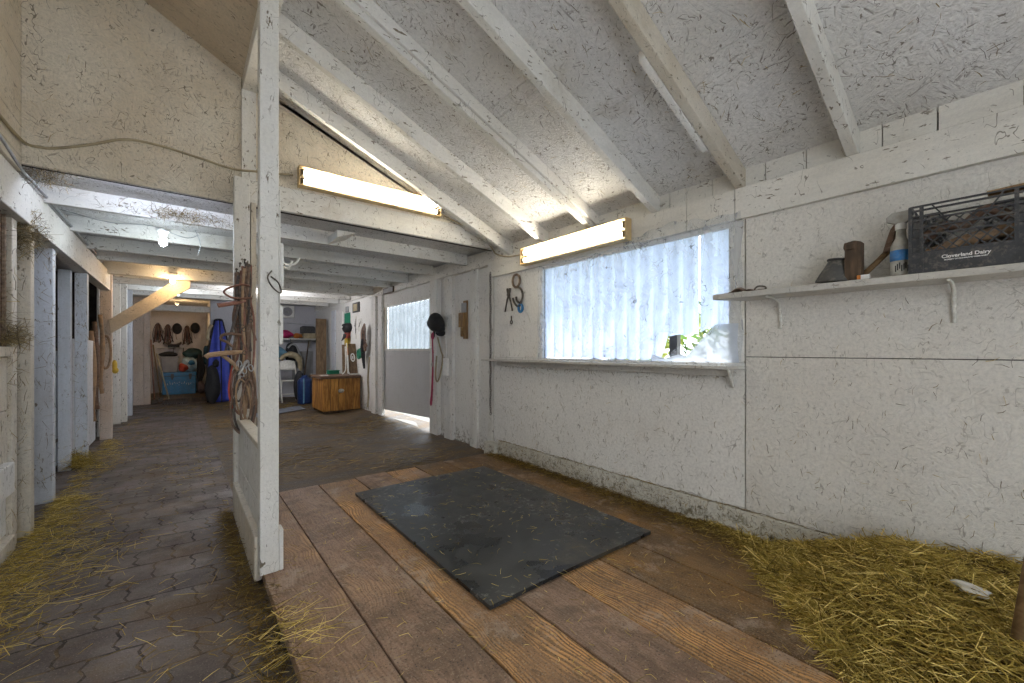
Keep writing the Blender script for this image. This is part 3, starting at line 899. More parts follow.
# film: wrinkled, torn at the lower right
HOLE = [(1.70, 1.135), (1.675, 1.262), (1.50, 1.236), (1.452, 1.48), (1.43, 1.60), (1.405, 1.33), (1.385, 1.265), (1.31, 1.278), (1.43, 1.165), (1.47, 1.125), (1.52, 1.16), (1.58, 1.10), (1.64, 1.085), (1.70, 1.10)]
def inside(y, z, poly):
    r = False
    j = len(poly) - 1
    for i in range(len(poly)):
        if (poly[i][1] > z) != (poly[j][1] > z) and y < (poly[j][0] - poly[i][0]) * (z - poly[i][1]) / (poly[j][1] - poly[i][1]) + poly[i][0]: r = not r
        j = i
    return r
def film_x(y, z):
    e = min(1, max(0, min((y - 1.11) / .1, (3.0 - y) / .1, (z - 1.045) / .06, (2.02 - z) / .06)))
    w = 0.010 * math.sin(9 * y + 5 * z) * math.sin(13 * z - 4 * y) + 0.006 * math.sin(31 * y + 11 * math.sin(6 * z)) + 0.004 * math.sin(47 * z + 9 * y)
    w += 0.012 * max(0, 1 - abs(z - 1.16 - 0.03 * math.sin(7 * y)) / 0.07) * (0.5 + 0.5 * math.sin(5 * y))
    return 2.692 - e * (0.006 + abs(w))
def film_top(y):
    base = 1.90 if y > 1.98 else 1.995
    return base + 0.02 * math.sin(9 * y) + 0.008 * math.sin(37 * y)
NU, NV = 190, 96
mm = MB(); vid = {}
ys = [1.113 + (2.985 - 1.113) * i / NU for i in range(NU + 1)]
for j in range(NV + 1):
    for i, y in enumerate(ys):
        zb = 1.047 + 0.006 * math.sin(23 * y)
        z = zb + (film_top(y) - zb) * j / NV
        yy = y + (0.008 * math.sin(19 * z) if i in (0, NU) else 0)
        x = film_x(y, z)
        if z > 1.925: x = min(x, 2.664 - 0.003 * math.sin(30 * y))
        mm.v.append((x, yy, z))
for j in range(NV):
    for i in range(NU):
        q = (j * (NU + 1) + i, j * (NU + 1) + i + 1, (j + 1) * (NU + 1) + i + 1, (j + 1) * (NU + 1) + i)
        cy = sum(mm.v[k][1] for k in q) / 4; cz = sum(mm.v[k][2] for k in q) / 4
        if not inside(cy, cz, HOLE): mm.f.append(q)
mm.build('plastic_film', M['film'], win, smooth=True)
def flap(u, v):                       # loose torn flap hanging under the second sheet, and the sagging lower edge
    y = 1.125 + 0.60 * u
    top = 1.295 if y < 1.275 else max(1.085 + 0.012 * math.sin(30 * y), 1.295 - (y - 1.275) * 1.05)
    z = 1.052 + (top - 1.052) * v
    return (2.676 - 0.010 * math.sin(14 * y + 9 * z) - 0.014 * math.sin(PI * v), y, z)
MB().grid(flap, 60, 14).build('film_flap', M['film_white'], win, smooth=True)

# back door in the right-hand wall, its window sheeted too
door = bpy.data.objects.new('door_1', None); COL.objects.link(door); door.location = (2.83, 6.25, 0.15); struct(door)
m = MB(); m.prism([(5.28, 0.15), (7.20, 0.075), (7.20, 1.135), (5.28, 1.135)], 'x', 2.815, 2.85); m.build('door_panel', M['door_grey'], door, bevel=0.003)
m = MB(); m.box(2.80, 2.835, 5.28, 7.20, 1.115, 1.15).box(2.80, 2.835, 5.28, 7.20, 1.875, 1.935)
m.build('door_rail', M['post'], door, bevel=0.003)
m = MB(); m.box(2.80, 2.835, 5.26, 5.335, 1.15, 1.88).box(2.80, 2.835, 7.07, 7.16, 1.15, 1.88); m.build('door_frame', M['post_dirty'], door, bevel=0.003)
corr(5.30, 7.10, 1.15, 1.88, 2.855, 0.15, 0.030, 'corrugated_sheet', door, 0, 'corrugated_dim')
def dfilm(u, v):
    y = 5.33 + 1.75 * u; z = 1.15 + 0.70 * v
    return (2.828 - 0.01 * abs(math.sin(9 * y + 4 * z)) - 0.006 * math.sin(21 * z + 5 * y), y, z + 0.02 * math.sin(7 * y) * v)
MB().grid(dfilm, 60, 24).build('plastic_film', M['film'], door, smooth=True)
m = MB(); m.box(2.79, 4.6, 4.6, 8.0, -0.20, -0.03); struct(m.build('path_outside', plain('pale_concrete', (0.26, 0.25, 0.23), 0.9, 0.1, 5)))

# greenery outside the torn window
def leaf_mat():
    t = NT('sunlit_leaves'); p = t.pos()
    c = t.mix(t.ramp(t.noise(p, 6, 4), 0.4, 0.65), (0.10, 0.22, 0.02), (0.50, 0.52, 0.09))
    t.bsdf(c, 0.7); return t.m
M['leaves'] = leaf_mat()
m = MB()
rb = random.Random(5)
for k in range(1500):
    a, b, r = rb.uniform(0, 2 * PI), rb.uniform(-1, 1), rb.uniform(0.55, 1) ** 0.5
    c = Vector((4.9 + 0.7 * r * math.cos(a) * math.sqrt(1 - b * b), 2.4 + 1.5 * r * math.sin(a) * math.sqrt(1 - b * b), 0.75 + 0.95 * r * b))
    u = Vector((rb.uniform(-1, 1), rb.uniform(-1, 1), rb.uniform(-1, 1))).normalized() * 0.09
    w = u.orthogonal().normalized() * 0.045
    m.add([c - u, c + w, c + u, c - w], [(0, 1, 2, 3)])
bush = thing('garden_bush', 'sunlit green bush outside, glimpsed through the torn window plastic', 'bush', (4.9, 2.4, -0.22))
m.build('foliage', M['leaves'], bush)
MB().tube([(4.9, 2.4, -0.22), (4.92, 2.38, 0.3), (4.9, 2.4, 0.9)], [0.06, 0.05, 0.03], 8).build('stem', M['brown_wood'], bush)

# ------------------------------------------------------------------ shelves on the wall
t_ = thing('wall_shelf', 'long narrow white shelf below the plastic-covered window', 'shelf', (2.64, 2.42, 1.0))
m = MB(); m.prism([(2.694, 1.095), (2.60, 1.16), (2.575, 1.25), (2.575, 3.79), (2.694, 3.79)], 'z', 1.012, 1.032)
m.build('board', M['shelf'], t_, bevel=0.003)
m = MB(); m.box(2.655, 2.695, 1.16, 3.60, 0.965, 1.012); m.build('cleat', M['shelf'], t_, bevel=0.003)
m = MB(); m.bar((2.60, 1.155, 1.008), (2.69, 1.165, 0.90), 0.022, 0.012, (0, 1, 0)); m.build('bracket', M['white_metal'], t_, bevel=0.002)

US = thing('wall_shelf', 'upper white shelf holding the black crate and old tools', 'shelf', (2.58, 0.3, 1.40))
m = MB(); m.prism([(2.694, 1.10), (2.49, 1.20), (2.475, 1.16), (2.475, -1.2), (2.694, -1.2)], 'z', 1.428, 1.460)
m.build('board', M['shelf'], US, bevel=0.004)
for y in (0.905, 0.22, -0.5):
    m = MB()
    m.tube(smooth_path([(2.49, y, 1.422), (2.58, y, 1.420), (2.655, y, 1.405), (2.684, y, 1.36), (2.69, y, 1.25)], 6), 0.008, 6, flat=0.6, up=(0, 1, 0))
    m.build('bracket', M['white_metal'], US, bevel=0.0, smooth=True)

# milk crate -----------------------------------------------------------------
CX0, CX1, CY0, CY1, CZ0, CZ1 = 2.487, 2.687, 0.005, 0.335, 1.462, 1.748
crate = thing('milk_crate', 'black plastic dairy crate with lattice sides on the upper shelf', 'crate', (2.58, 0.17, CZ0))
m = MB()
s = 0.006
for x in (CX0, CX1):                                   # posts, rails and lattice, front and back
    for y in (CY0, CY0 + 0.035, CY1 - 0.035, CY1):
        m.box(x - s, x + s, y - s, y + s, CZ0, CZ1)
    for z in (CZ1, CZ1 - 0.018, CZ1 - 0.042, CZ1 - 0.06, 1.655, 1.62, 1.548):
        if z in (CZ1 - 0.042,):
            m.box(x - s * .7, x + s * .7, CY0, CY0 + .09, z - .003, z + .003).box(x - s * .7, x + s * .7, CY1 - .09, CY1, z - .003, z + .003)
        else: m.box(x - s * .8, x + s * .8, CY0, CY1, z - 0.0035, z + 0.0035)
    def lat(y0, z0, y1, z1, x=x): m.bar((x, y0, z0), (x, y1, z1), 0.005, 0.005, (1, 0, 0))
    a, b, z0, z1 = CY0 + 0.035, CY1 - 0.035, 1.548, 1.688
    n = 7
    for k in range(-4, n + 1):
        for sg in (1, -1):
            ya = a + (b - a) * k / n; yb = ya + (z1 - z0) * 0.9
            ta = max(0.0, (a - ya) / (yb - ya)); tb = min(1.0, (b - ya) / (yb - ya))
            if tb - ta > 0.08:
                P = [(ya + (yb - ya) * q, z0 + (z1 - z0) * q) for q in (ta, tb)]
                if sg < 0: P = [(a + b - q[0], q[1]) for q in P]
                lat(P[0][0], P[0][1], P[1][0], P[1][1])
    for sg in (-1, 1):
        c = (CY0 + CY1) / 2
        lat(c + sg * 0.062, 1.688, c + sg * 0.10, CZ1)
for y in (CY0, CY1):
    for z in (CZ1, CZ1 - 0.018, CZ1 - 0.045, 1.66, 1.60, 1.548):
        m.box(CX0, CX1, y - s * .8, y + s * .8, z - 0.0035, z + 0.0035)
    for k in range(1, 6):
        x = CX0 + (CX1 - CX0) * k / 6
        m.box(x - .003, x + .003, y - .004, y + .004, CZ0, CZ1)
m.build('lattice', M['black_plastic'], crate)
m = MB(); m.box(CX0 - .003, CX0 + .004, CY0, CY1, CZ0, 1.548).box(CX1 - .004, CX1 + .003, CY0, CY1, CZ0, 1.548)
m.box(CX0, CX1, CY0 - .003, CY0 + .004, CZ0, 1.53).box(CX0, CX1, CY1 - .004, CY1 + .003, CZ0, 1.53).box(CX0, CX1, CY0, CY1, CZ0, CZ0 + .008)
cbase = m.build('base', M['black_plastic'], crate, bevel=0.001)
m = MB(); m.box(CX0 + .004, CX0 + .010, CY1 - .034, CY1 - .004, 1.548, 1.70); m.build('corner_web', M['black_plastic'], crate, bevel=0.001)
m = MB(); m.box(CX0 + .004, CX0 + .010, CY0 + .004, CY0 + .034, 1.548, 1.70); m.build('corner_web', M['black_plastic'], crate, bevel=0.001)
def text(body, size, loc, rot, mat, parent, name='lettering', bold=0.0):
    c = bpy.data.curves.new(name, 'FONT'); c.body = body; c.size = size; c.extrude = 0.0006; c.align_x = 'CENTER'; c.offset = bold
    c.materials.append(M[mat])
    o = bpy.data.objects.new(name, c); COL.objects.link(o)
    me = bpy.data.meshes.new_from_object(o)
    bpy.data.objects.remove(o); bpy.data.curves.remove(c)
    me.materials.clear(); me.materials.append(M[mat])
    o = bpy.data.objects.new(name, me); COL.objects.link(o)
    o.parent = parent; o.location = Vector(loc) - Vector(parent.location) - (Vector(parent.parent.location) if parent.parent else Vector()); o.rotation_euler = rot
    return o
text('Cloverland Dairy', 0.0195, (CX0 - .0042, 0.172, 1.513), (PI / 2, 0, -PI / 2), 'white_print', cbase, bold=0.0004)
text('PROPERTY OF CLOVERLAND FARMS DAIRY', 0.0062, (CX0 - .0042, 0.172, 1.503), (PI / 2, 0, -PI / 2), 'white_print', cbase, bold=0.0002)
# what the crate holds
m = MB()
m.tube(smooth_path([(2.54, 0.31, 1.535), (2.53, 0.25, 1.555), (2.53, 0.18, 1.58), (2.54, 0.10, 1.60), (2.55, 0.03, 1.61)], 5), [0.020] + [0.026] * 19 + [0.02], 10)
tag(m.build('rolled_hide', M['leather_tan'], smooth=True), 'tan rolled leather pad lying inside the black dairy crate', 'pad')
m = MB()
m.tube(smooth_path([(2.56, 0.30, 1.62), (2.55, 0.24, 1.66), (2.57, 0.18, 1.655), (2.56, 0.12, 1.70), (2.58, 0.06, 1.66)], 5), 0.022, 8)
m.tube(smooth_path([(2.60, 0.30, 1.52), (2.59, 0.20, 1.53), (2.60, 0.10, 1.60), (2.60, 0.04, 1.56)], 5), 0.035, 8)
tag(m.build('bundled_girth', M['leather'], smooth=True), 'dark bundle of old leather behind the tan pad in the crate', 'strap')
m = MB(); m.box(2.60, 2.67, 0.02, 0.30, 1.47, 1.52)
m.box(2.625, 2.64, 0.13, 0.24, 1.52, 1.73)
tag(m.build('white_card', M['paper'], bevel=0.003), 'white card standing at the back of the crate', 'card')
m = MB(); m.prism([(0.115, 1.752), (0.03, 1.752), (-0.12, 1.756), (-0.12, 1.775), (0.03, 1.770), (0.118, 1.766)], 'x', 2.52, 2.60)
tag(m.build('wood_strip', M['tan_wood'], bevel=0.003), 'brown wooden strip lying across the top of the crate', 'board')

# spray bottle ---------------------------------------------------------------
bx_, by_ = 2.545, 0.374
sb = thing('spray_bottle', 'grey trigger spray bottle with a blue band beside the crate', 'bottle', (bx_, by_, 1.461))
MB().lathe([(0, 1.461), (0.034, 1.461), (0.0365, 1.468), (0.0365, 1.585), (0.035, 1.60), (0.028, 1.618), (0.0185, 1.636), (0.0165, 1.668), (0.0165, 1.676), (0, 1.676)], (bx_, by_, 0), 24).build('body', plain('grubby_grey_plastic', (0.36, 0.35, 0.31), 0.45, 0.3, 25, dust=0.4), sb, smooth=True)
MB().lathe([(0.0366, 1.531), (0.0372, 1.533), (0.0372, 1.577), (0.0366, 1.579)], (bx_, by_, 0), 24).build('blue_band', M['blue_band'], sb, smooth=True)
m = MB()
for k in range(7):
    a = math.radians(160 + 11 * k)
    m.obox((bx_ + 0.037 * math.cos(a), by_ + 0.037 * math.sin(a), 1.495 + 0.006 * (k % 3)), (0.001, 0.004, 0.028), Matrix.Rotation(a, 3, 'Z'))
m.build('label_print', M['print'], sb)
MB().lathe([(0.0, 1.674), (0.020, 1.674), (0.020, 1.698), (0.016, 1.702), (0.0, 1.702)], (bx_, by_, 0), 18).build('collar', M['white_plastic'], sb, smooth=False)
m = MB(); m.prism([(by_ + .048, 1.715), (by_ + .05, 1.735), (by_ + .03, 1.752), (by_ - .03, 1.756), (by_ - .045, 1.74), (by_ - .045, 1.722), (by_ - .015, 1.70), (by_ + .015, 1.70)], 'x', bx_ - .013, bx_ + .013)
shd = m.build('spray_head', M['grubby_white'], sb, bevel=0.003)
m = MB(); m.tube(smooth_path([(bx_, by_ - .03, 1.715), (bx_, by_ - .038, 1.69), (bx_, by_ - .032, 1.665), (bx_, by_ - .036, 1.645)], 5), 0.007, 8)
m.build('trigger', M['grubby_white'], shd, smooth=True)

# hatchet-like hand tool leaning behind the bottle
ht = thing('hand_tool', 'old wooden-handled hand tool leaning behind the spray bottle', 'tool', (2.60, 0.47, 1.461))
MB().tube([(2.59, 0.535, 1.475), (2.60, 0.47, 1.545), (2.61, 0.425, 1.60)], [0.014, 0.012, 0.013], 8).build('handle', M['handle_wood'], ht, smooth=True)
m = MB(); m.prism([(0.445, 1.585), (0.432, 1.64), (0.418, 1.69), (0.395, 1.728), (0.380, 1.735), (0.395, 1.69), (0.405, 1.64), (0.412, 1.595)], 'x', 2.585, 2.625)
m.build('head', M['leather'], ht, bevel=0.004)
# wooden block post with rabbet
bl = MB()
bl.prism([(0.572, 1.461), (0.572, 1.61), (0.578, 1.625), (0.574, 1.648), (0.535, 1.655), (0.508, 1.645), (0.508, 1.461)], 'x', 2.515, 2.575)
bl.box(2.508, 2.516, 0.53, 0.565, 1.612, 1.64)
tag(bl.build('wood_block', M['brown_wood'], bevel=0.004), 'upright brown wooden block on the upper shelf', 'block')
# rubber overreach boot: an open cone lying on its side
bb = thing('bell_boot', 'dark grey rubber hoof boot beside the wooden block', 'hoof boot', (2.57, 0.64, 1.461))
m = MB()
m.lathe([(0.088, 0.0), (0.086, 0.006), (0.072, 0.04), (0.055, 0.075), (0.045, 0.098), (0.046, 0.112), (0.042, 0.113), (0.040, 0.098), (0.050, 0.073), (0.067, 0.038), (0.082, 0.002)], (2.575, 0.618, 1.470), 24, Matrix.Rotation(math.radians(6), 3, 'X'), sx=0.95)
m.build('cone', plain('worn_grey_rubber', (0.075, 0.073, 0.068), 0.6, 0.3, 14, dust=0.3), bb, smooth=True)
m = MB(); m.lathe([(0.047, 0.104), (0.0495, 0.107), (0.0495, 0.113), (0.046, 0.116), (0.041, 0.113)], (2.575, 0.618, 1.470), 24, Matrix.Rotation(math.radians(6), 3, 'X'), sx=0.95)
m.build('collar', M['rubber'], bb, smooth=True)
pk = thing('small_packet', 'tiny white and orange packet at the foot of the wooden block', 'packet', (2.50, 0.497, 1.461))
m = MB(); m.box(2.492, 2.510, 0.474, 0.506, 1.461, 1.482); m.build('wrapper', M['white_plastic'], pk, bevel=0.002)
m = MB(); m.box(2.491, 2.511, 0.506, 0.520, 1.461, 1.482); m.build('end_panel', M['orange'], pk, bevel=0.002)
# hoof pick / rag at the shelf's left end
rg = thing('leather_scrap', 'brown scrap of leather with a metal clip at the end of the upper shelf', 'scrap', (2.56, 1.05, 1.461))
m = MB()
m.grid(lambda u, v: (2.50 + 0.10 * v, 1.135 - 0.17 * u, 1.463 + 0.030 * math.exp(-((u - 0.42) / 0.16) ** 2) * (0.7 + 0.3 * math.sin(3 * v)) + 0.008 * math.exp(-((u - .8) / .15) ** 2)), 20, 6)
m.build('flap', M['leather'], rg, smooth=True, solid=0.004)
m = MB(); m.tube(smooth_path([(2.53, 0.985, 1.468), (2.53, 0.965, 1.487), (2.53, 0.93, 1.482), (2.53, 0.925, 1.468), (2.53, 0.96, 1.466)], 4), 0.005, 6, closed=True)
m.build('clip', M['iron'], rg, smooth=True)

# ------------------------------------------------------------------ tools hung on the wall left of the window
def ring(name, c, ry, rz, r, mat, label, cat, lean=0.0, group=None):
    m = MB()
    m.tube([(c[0] + lean * math.sin(a), c[1] + ry * math.cos(a), c[2] + rz * math.sin(a)) for a in [2 * PI * k / 28 for k in range(28)]], r, 8, closed=True, up=(1, 0, 0))
    o = m.build(name, M[mat], smooth=True); tag(o, label, cat, group); return o
ring('hoop', (2.680, 3.30, 1.838), 0.058, 0.066, 0.012, 'rust', 'rusty iron ring hung highest on the wall left of the window', 'ring')
hs = MB()
hs.tube(smooth_path([(2.682, 3.30, 1.775), (2.68, 3.235, 1.755), (2.68, 3.20, 1.70), (2.68, 3.205, 1.64), (2.68, 3.245, 1.610), (2.68, 3.29, 1.635), (2.68, 3.30, 1.675)], 5), 0.011, 8, up=(1, 0, 0))
tag(hs.build('horseshoe', M['iron'], smooth=True), 'open horseshoe hung below the rusty ring', 'horseshoe')
hs = MB()
hs.tube(smooth_path([(2.672, 3.345, 1.665), (2.67, 3.31, 1.605), (2.67, 3.26, 1.572), (2.67, 3.215, 1.59), (2.67, 3.20, 1.63)], 5), 0.010, 8, up=(1, 0, 0))
tag(hs.build('iron_hook', M['iron'], smooth=True), 'curved iron hook below the horseshoe, above the blue clip', 'hook')
bc = thing('blue_clip', 'bright blue ring clip on a thin string left of the window', 'clip', (2.68, 3.22, 1.50))
MB().tube([(2.672, 3.222 + 0.030 * math.cos(a), 1.552 + 0.038 * math.sin(a)) for a in [2 * PI * k / 20 for k in range(20)]], 0.013, 8, closed=True, up=(1, 0, 0)).build('loop', M['blue'], bc, smooth=True)
MB().tube(smooth_path([(2.686, 3.19, 1.54), (2.688, 3.14, 1.49), (2.688, 3.10, 1.43), (2.688, 3.09, 1.40)], 4), 0.0035, 6).build('string', M['paper'], bc, smooth=True)
pl = thing('pliers', 'iron hoof pliers hanging open beside the rings', 'pliers', (2.68, 3.42, 1.53))
for sg in (-1, 1):
    MB().tube(smooth_path([(2.68, 3.425 - sg * 0.022, 1.775), (2.68, 3.425 - sg * 0.016, 1.74), (2.68, 3.425 + sg * 0.004, 1.705), (2.68, 3.425 + sg * 0.035, 1.63), (2.68, 3.425 + sg * 0.062, 1.535)], 4), [0.012] * 6 + [0.010] * 6 + [0.008] * 5, 8).build('arm', M['iron'], pl, smooth=True)
MB().lathe([(0, -.012), (0.018, -.012), (0.018, .012), (0, .012)], (2.678, 3.425, 1.708), 14, Matrix.Rotation(PI / 2, 3, 'Y')).build('rivet', M['iron'], pl)
cl = thing('snap_hook', 'small iron snap hook below the pliers', 'hook', (2.68, 3.385, 1.40))
MB().tube([(2.684, 3.385, 1.485), (2.684, 3.385, 1.44)], [0.008, 0.006], 8).build('shank', M['iron'], cl, smooth=True)
MB().tube([(2.684, 3.385 + 0.016 * math.cos(a), 1.420 + 0.018 * math.sin(a)) for a in [2 * PI * k / 16 for k in range(16)]], 0.006, 8, closed=True, up=(1, 0, 0)).build('eye', M['iron'], cl, smooth=True)
# chain on the corner stud
m = MB()
for k in range(62):
    z = 1.98 - k * 0.0255
    if z < 0.42: break
    pts = []
    for q in range(10):
        a = 2 * PI * q / 10
        w, l = 0.011 * math.cos(a), 0.019 * math.sin(a)
        pts.append((2.688 + (w if k % 2 else 0), 3.765 + (0 if k % 2 else w) + 0.004 * math.sin(k * .7), z + l))
    m.tube(pts, 0.0035, 5, closed=True)
tag(m.build('hanging_chain', M['iron'], smooth=True), 'long rusty chain hanging down the corner stud', 'chain')

# ------------------------------------------------------------------ helmet, rope, box and latch on the back right wall
hm = thing('riding_helmet', 'black velvet riding helmet hung on the stud beside the door', 'helmet', (2.68, 5.0, 1.40))
Mh = Matrix.Rotation(math.radians(38), 3, 'X') @ Matrix.Rotation(math.radians(-12), 3, 'Y')
MB().ball((2.665, 4.98, 1.475), (0.105, 0.155, 0.155), 22, 10, Mh, z0=-0.12).build('shell', M['black'], hm, smooth=True)
MB().tube([Vector((2.665, 4.98, 1.475)) + Mh @ Vector((0.107 * math.cos(a), 0.157 * math.sin(a), -0.02)) for a in [2 * PI * k / 26 for k in range(26)]], 0.009, 6, closed=True).build('rim', M['rubber'], hm, smooth=True)
m = MB(); m.grid(lambda u, v: tuple(Vector((2.665, 4.98, 1.475)) + Mh @ Vector(((0.085 - .02 * v) * math.sin((u - .5) * 2.2), -0.15 - 0.065 * v * math.cos((u - .5) * 2.2), -0.02 - 0.02 * v))), 12, 4)
m.build('peak', M['black'], hm, smooth=True, solid=0.006)
MB().tube(smooth_path([(2.62, 4.93, 1.46), (2.60, 4.90, 1.36), (2.61, 4.93, 1.30), (2.63, 4.98, 1.37), (2.63, 5.02, 1.45)], 5), 0.006, 6, flat=.5).build('chin_strap', M['black'], hm, smooth=True)
lr = thing('lead_rope', 'pink webbing lead rope hanging from the helmet stud', 'lead rope', (2.70, 5.13, 0.4))
MB().tube(smooth_path([(2.70, 5.10, 1.40), (2.69, 5.135, 1.30), (2.695, 5.13, 1.05), (2.69, 5.135, 0.80), (2.695, 5.17, 0.55), (2.69, 5.19, 0.40), (2.688, 5.16, 0.38), (2.69, 5.14, 0.50), (2.692, 5.12, 0.80), (2.69, 5.12, 1.05)], 6), 0.013, 8, flat=0.5).build('webbing', M['rope_pink'], lr, smooth=True)
MB().ball((2.69, 5.13, 1.32), (0.02, 0.04, 0.05), 10, 6).build('knot', M['rope_pink'], lr, smooth=True)
MB().tube([(2.685, 5.135 + .02 * math.cos(a), 0.93 + 0.026 * math.sin(a)) for a in [2 * PI * k / 14 for k in range(14)]], 0.006, 6, closed=True, up=(1, 0, 0)).build('snap', M['steel'], lr, smooth=True)
gr = thing('grey_rope', 'grey cotton rope looped beside the pink lead rope', 'rope', (2.70, 5.0, 0.68))
MB().tube(smooth_path([(2.725, 5.05, 1.30), (2.72, 4.95, 1.12), (2.72, 4.90, 1.02), (2.72, 4.98, 0.78), (2.72, 5.06, 0.70), (2.72, 5.10, 0.80), (2.72, 5.07, 1.05)], 6), 0.011, 8).build('loop', M['khaki'], gr, smooth=True)
sw = thing('switch_box', 'small white plastic box with a cord below the riding helmet', 'box', (2.73, 4.84, 0.79))
m = MB(); m.box(2.715, 2.755, 4.79, 4.89, 0.79, 1.02); m.build('case', M['white_print'], sw, bevel=0.006)
MB().tube(smooth_path([(2.735, 4.84, 1.02), (2.735, 4.835, 1.2), (2.735, 4.85, 1.36), (2.735, 4.84, 1.5)], 4), 0.006, 6).build('cord', M['white_plastic'], sw, smooth=True)
la = thing('wooden_latch', 'tan wooden latch block screwed to the wall boards', 'latch', (2.76, 4.46, 1.30))
m = MB(); m.box(2.775, 2.80, 4.40, 4.48, 1.27, 1.75); m.build('back_board', M['tan_wood'], la, bevel=0.003)
m = MB(); m.box(2.755, 2.776, 4.45, 4.56, 1.42, 1.60); m.build('keeper', M['tan_wood'], la, bevel=0.003)
m = MB(); m.box(2.76, 2.776, 4.40, 4.50, 1.60, 1.72); m.build('plate', M['grey_board'], la, bevel=0.002)
m = MB(); m.box(2.765, 2.80, 4.495, 4.53, 1.30, 1.42); m.build('peg', M['tan_wood'], la, bevel=0.003)
nt = thing('sign_plaque', 'small framed plaque on the beam above the back door', 'plaque', (2.72, 6.8, 2.09))
m = MB(); m.box(2.715, 2.735, 6.55, 7.0, 2.085, 2.185); m.build('frame', M['brown_wood'], nt, bevel=0.004)
m = MB(); m.box(2.711, 2.716, 6.58, 6.97, 2.10, 2.17); m.build('face', M['grey_board'], nt)

# ------------------------------------------------------------------ posts between bay and aisle
fp = thing('wooden_post', 'front white painted post standing on the corner of the plank floor', 'post', (0.35, 2.44, 0))
m = MB(); m.box(0.304, 0.388, 2.40, 2.485, 0.0, 3.12); m.build('timber', M['post'], fp, bevel=0.005)
m = MB(); m.box(0.389, 0.410, 2.405, 2.48, 0.0, 0.21); m.build('foot_cleat', M['post'], fp, bevel=0.004)
m = MB(); m.box(0.389, 0.408, 2.402, 2.48, 1.16, 1.36).box(0.389, 0.396, 2.402, 2.48, 1.36, 1.95); m.build('side_cleat', M['post'], fp, bevel=0.003)
tag(fp, 'front white painted post standing on the corner of the plank floor', 'post')
rp = thing('wooden_post', 'rear white painted post with bridles hung on it, under the gable', 'post', (0.35, 3.68, 0))
m = MB(); m.box(0.298, 0.398, 3.64, 3.72, -0.08, 2.41); m.build('timber', M['post'], rp, bevel=0.005)
m = MB(); m.box(0.405, 0.44, 3.655, 3.72, -0.03, 2.24); m.build('side_strip', M['post_dirty'], rp, bevel=0.004)
kw = thing('knee_wall', 'low boarded white partition between the two posts', 'partition', (0.34, 3.0, 0))
m = MB(); m.box(0.325, 0.345, 2.49, 3.635, 0.30, 0.60); m.build('board', M['post'], kw, bevel=0.004)
m = MB(); m.box(0.325, 0.345, 2.49, 3.635, 0.02, 0.293); m.build('board', M['post'], kw, bevel=0.004)
m = MB(); m.box(0.29, 0.324, 2.485, 3.62, -0.06, 0.17); m.build('curb_board', M['post_dirty'], kw, bevel=0.006)
m = MB(); m.box(0.315, 0.385, 2.49, 3.635, 0.60, 0.63); m.build('cap_rail', M['post_dirty'], kw, bevel=0.004)
# hook plate on the front post
hp = thing('hook_plate', 'white plate with bent hooks on the side of the front post', 'hook', (0.42, 2.43, 1.45))
m = MB(); m.prism([(2.405, 1.47), (2.412, 1.445), (2.468, 1.445), (2.475, 1.47), (2.475, 1.655), (2.468, 1.68), (2.412, 1.68), (2.405, 1.655)], 'x', 0.397, 0.411)
m.build('plate', M['white_plastic'], hp, bevel=0.003)
for z, l in ((1.585, 0.075), (1.565, 0.04)):
    MB().tube(smooth_path([(0.41, 2.43, z), (0.43, 2.42, z - .012), (0.41 + l * .7, 2.41, z - 0.005), (0.41 + l, 2.405, z + 0.03)], 5), 0.006, 6).build('prong', M['white_metal'], hp, smooth=True)
wl = MB(); wl.tube(smooth_path([(0.355, 2.392, 1.53), (0.335, 2.38, 1.49), (0.36, 2.375, 1.44), (0.395, 2.385, 1.42), (0.385, 2.39, 1.47), (0.35, 2.388, 1.50)], 5), 0.0035, 6)
tag(wl.build('wire_loop', M['iron'], smooth=True), 'thin wire loop nailed to the front post', 'wire')

# ------------------------------------------------------------------ bridles on the rear post
def strap(parent, pts, mat, w=0.011, name='strap', flat=0.35, closed=False, n=6):
    return MB().tube(smooth_path(pts, n) if not closed else [Vector(p) for p in pts], w, 8, closed=closed, flat=flat, up=(1, 0, 0)).build(name, M[mat], parent, smooth=True)
def oval(c, rx, rz, tilt=0.0, ytilt=0.0, n=26):
    out = []
    for k in range(n):
        a = 2 * PI * k / n
        x, z = rx * math.cos(a), rz * math.sin(a)
        x, z = x * math.cos(tilt) - z * math.sin(tilt), x * math.sin(tilt) + z * math.cos(tilt)
        out.append((c[0] + x, c[1] + ytilt * x, c[2] + z))
    return out
YB = 3.60
RBR = random.Random(3)
GB = 'bridles and straps hung on the rear post'
def hang(x0, z0, x1, z1, y, wob=0.012):
    n = 6
    return [(x0 + (x1 - x0) * k / n + (RBR.uniform(-wob, wob) if 0 < k < n else 0), y + RBR.uniform(-.008, .008), z0 + (z1 - z0) * k / n) for k in range(n + 1)]
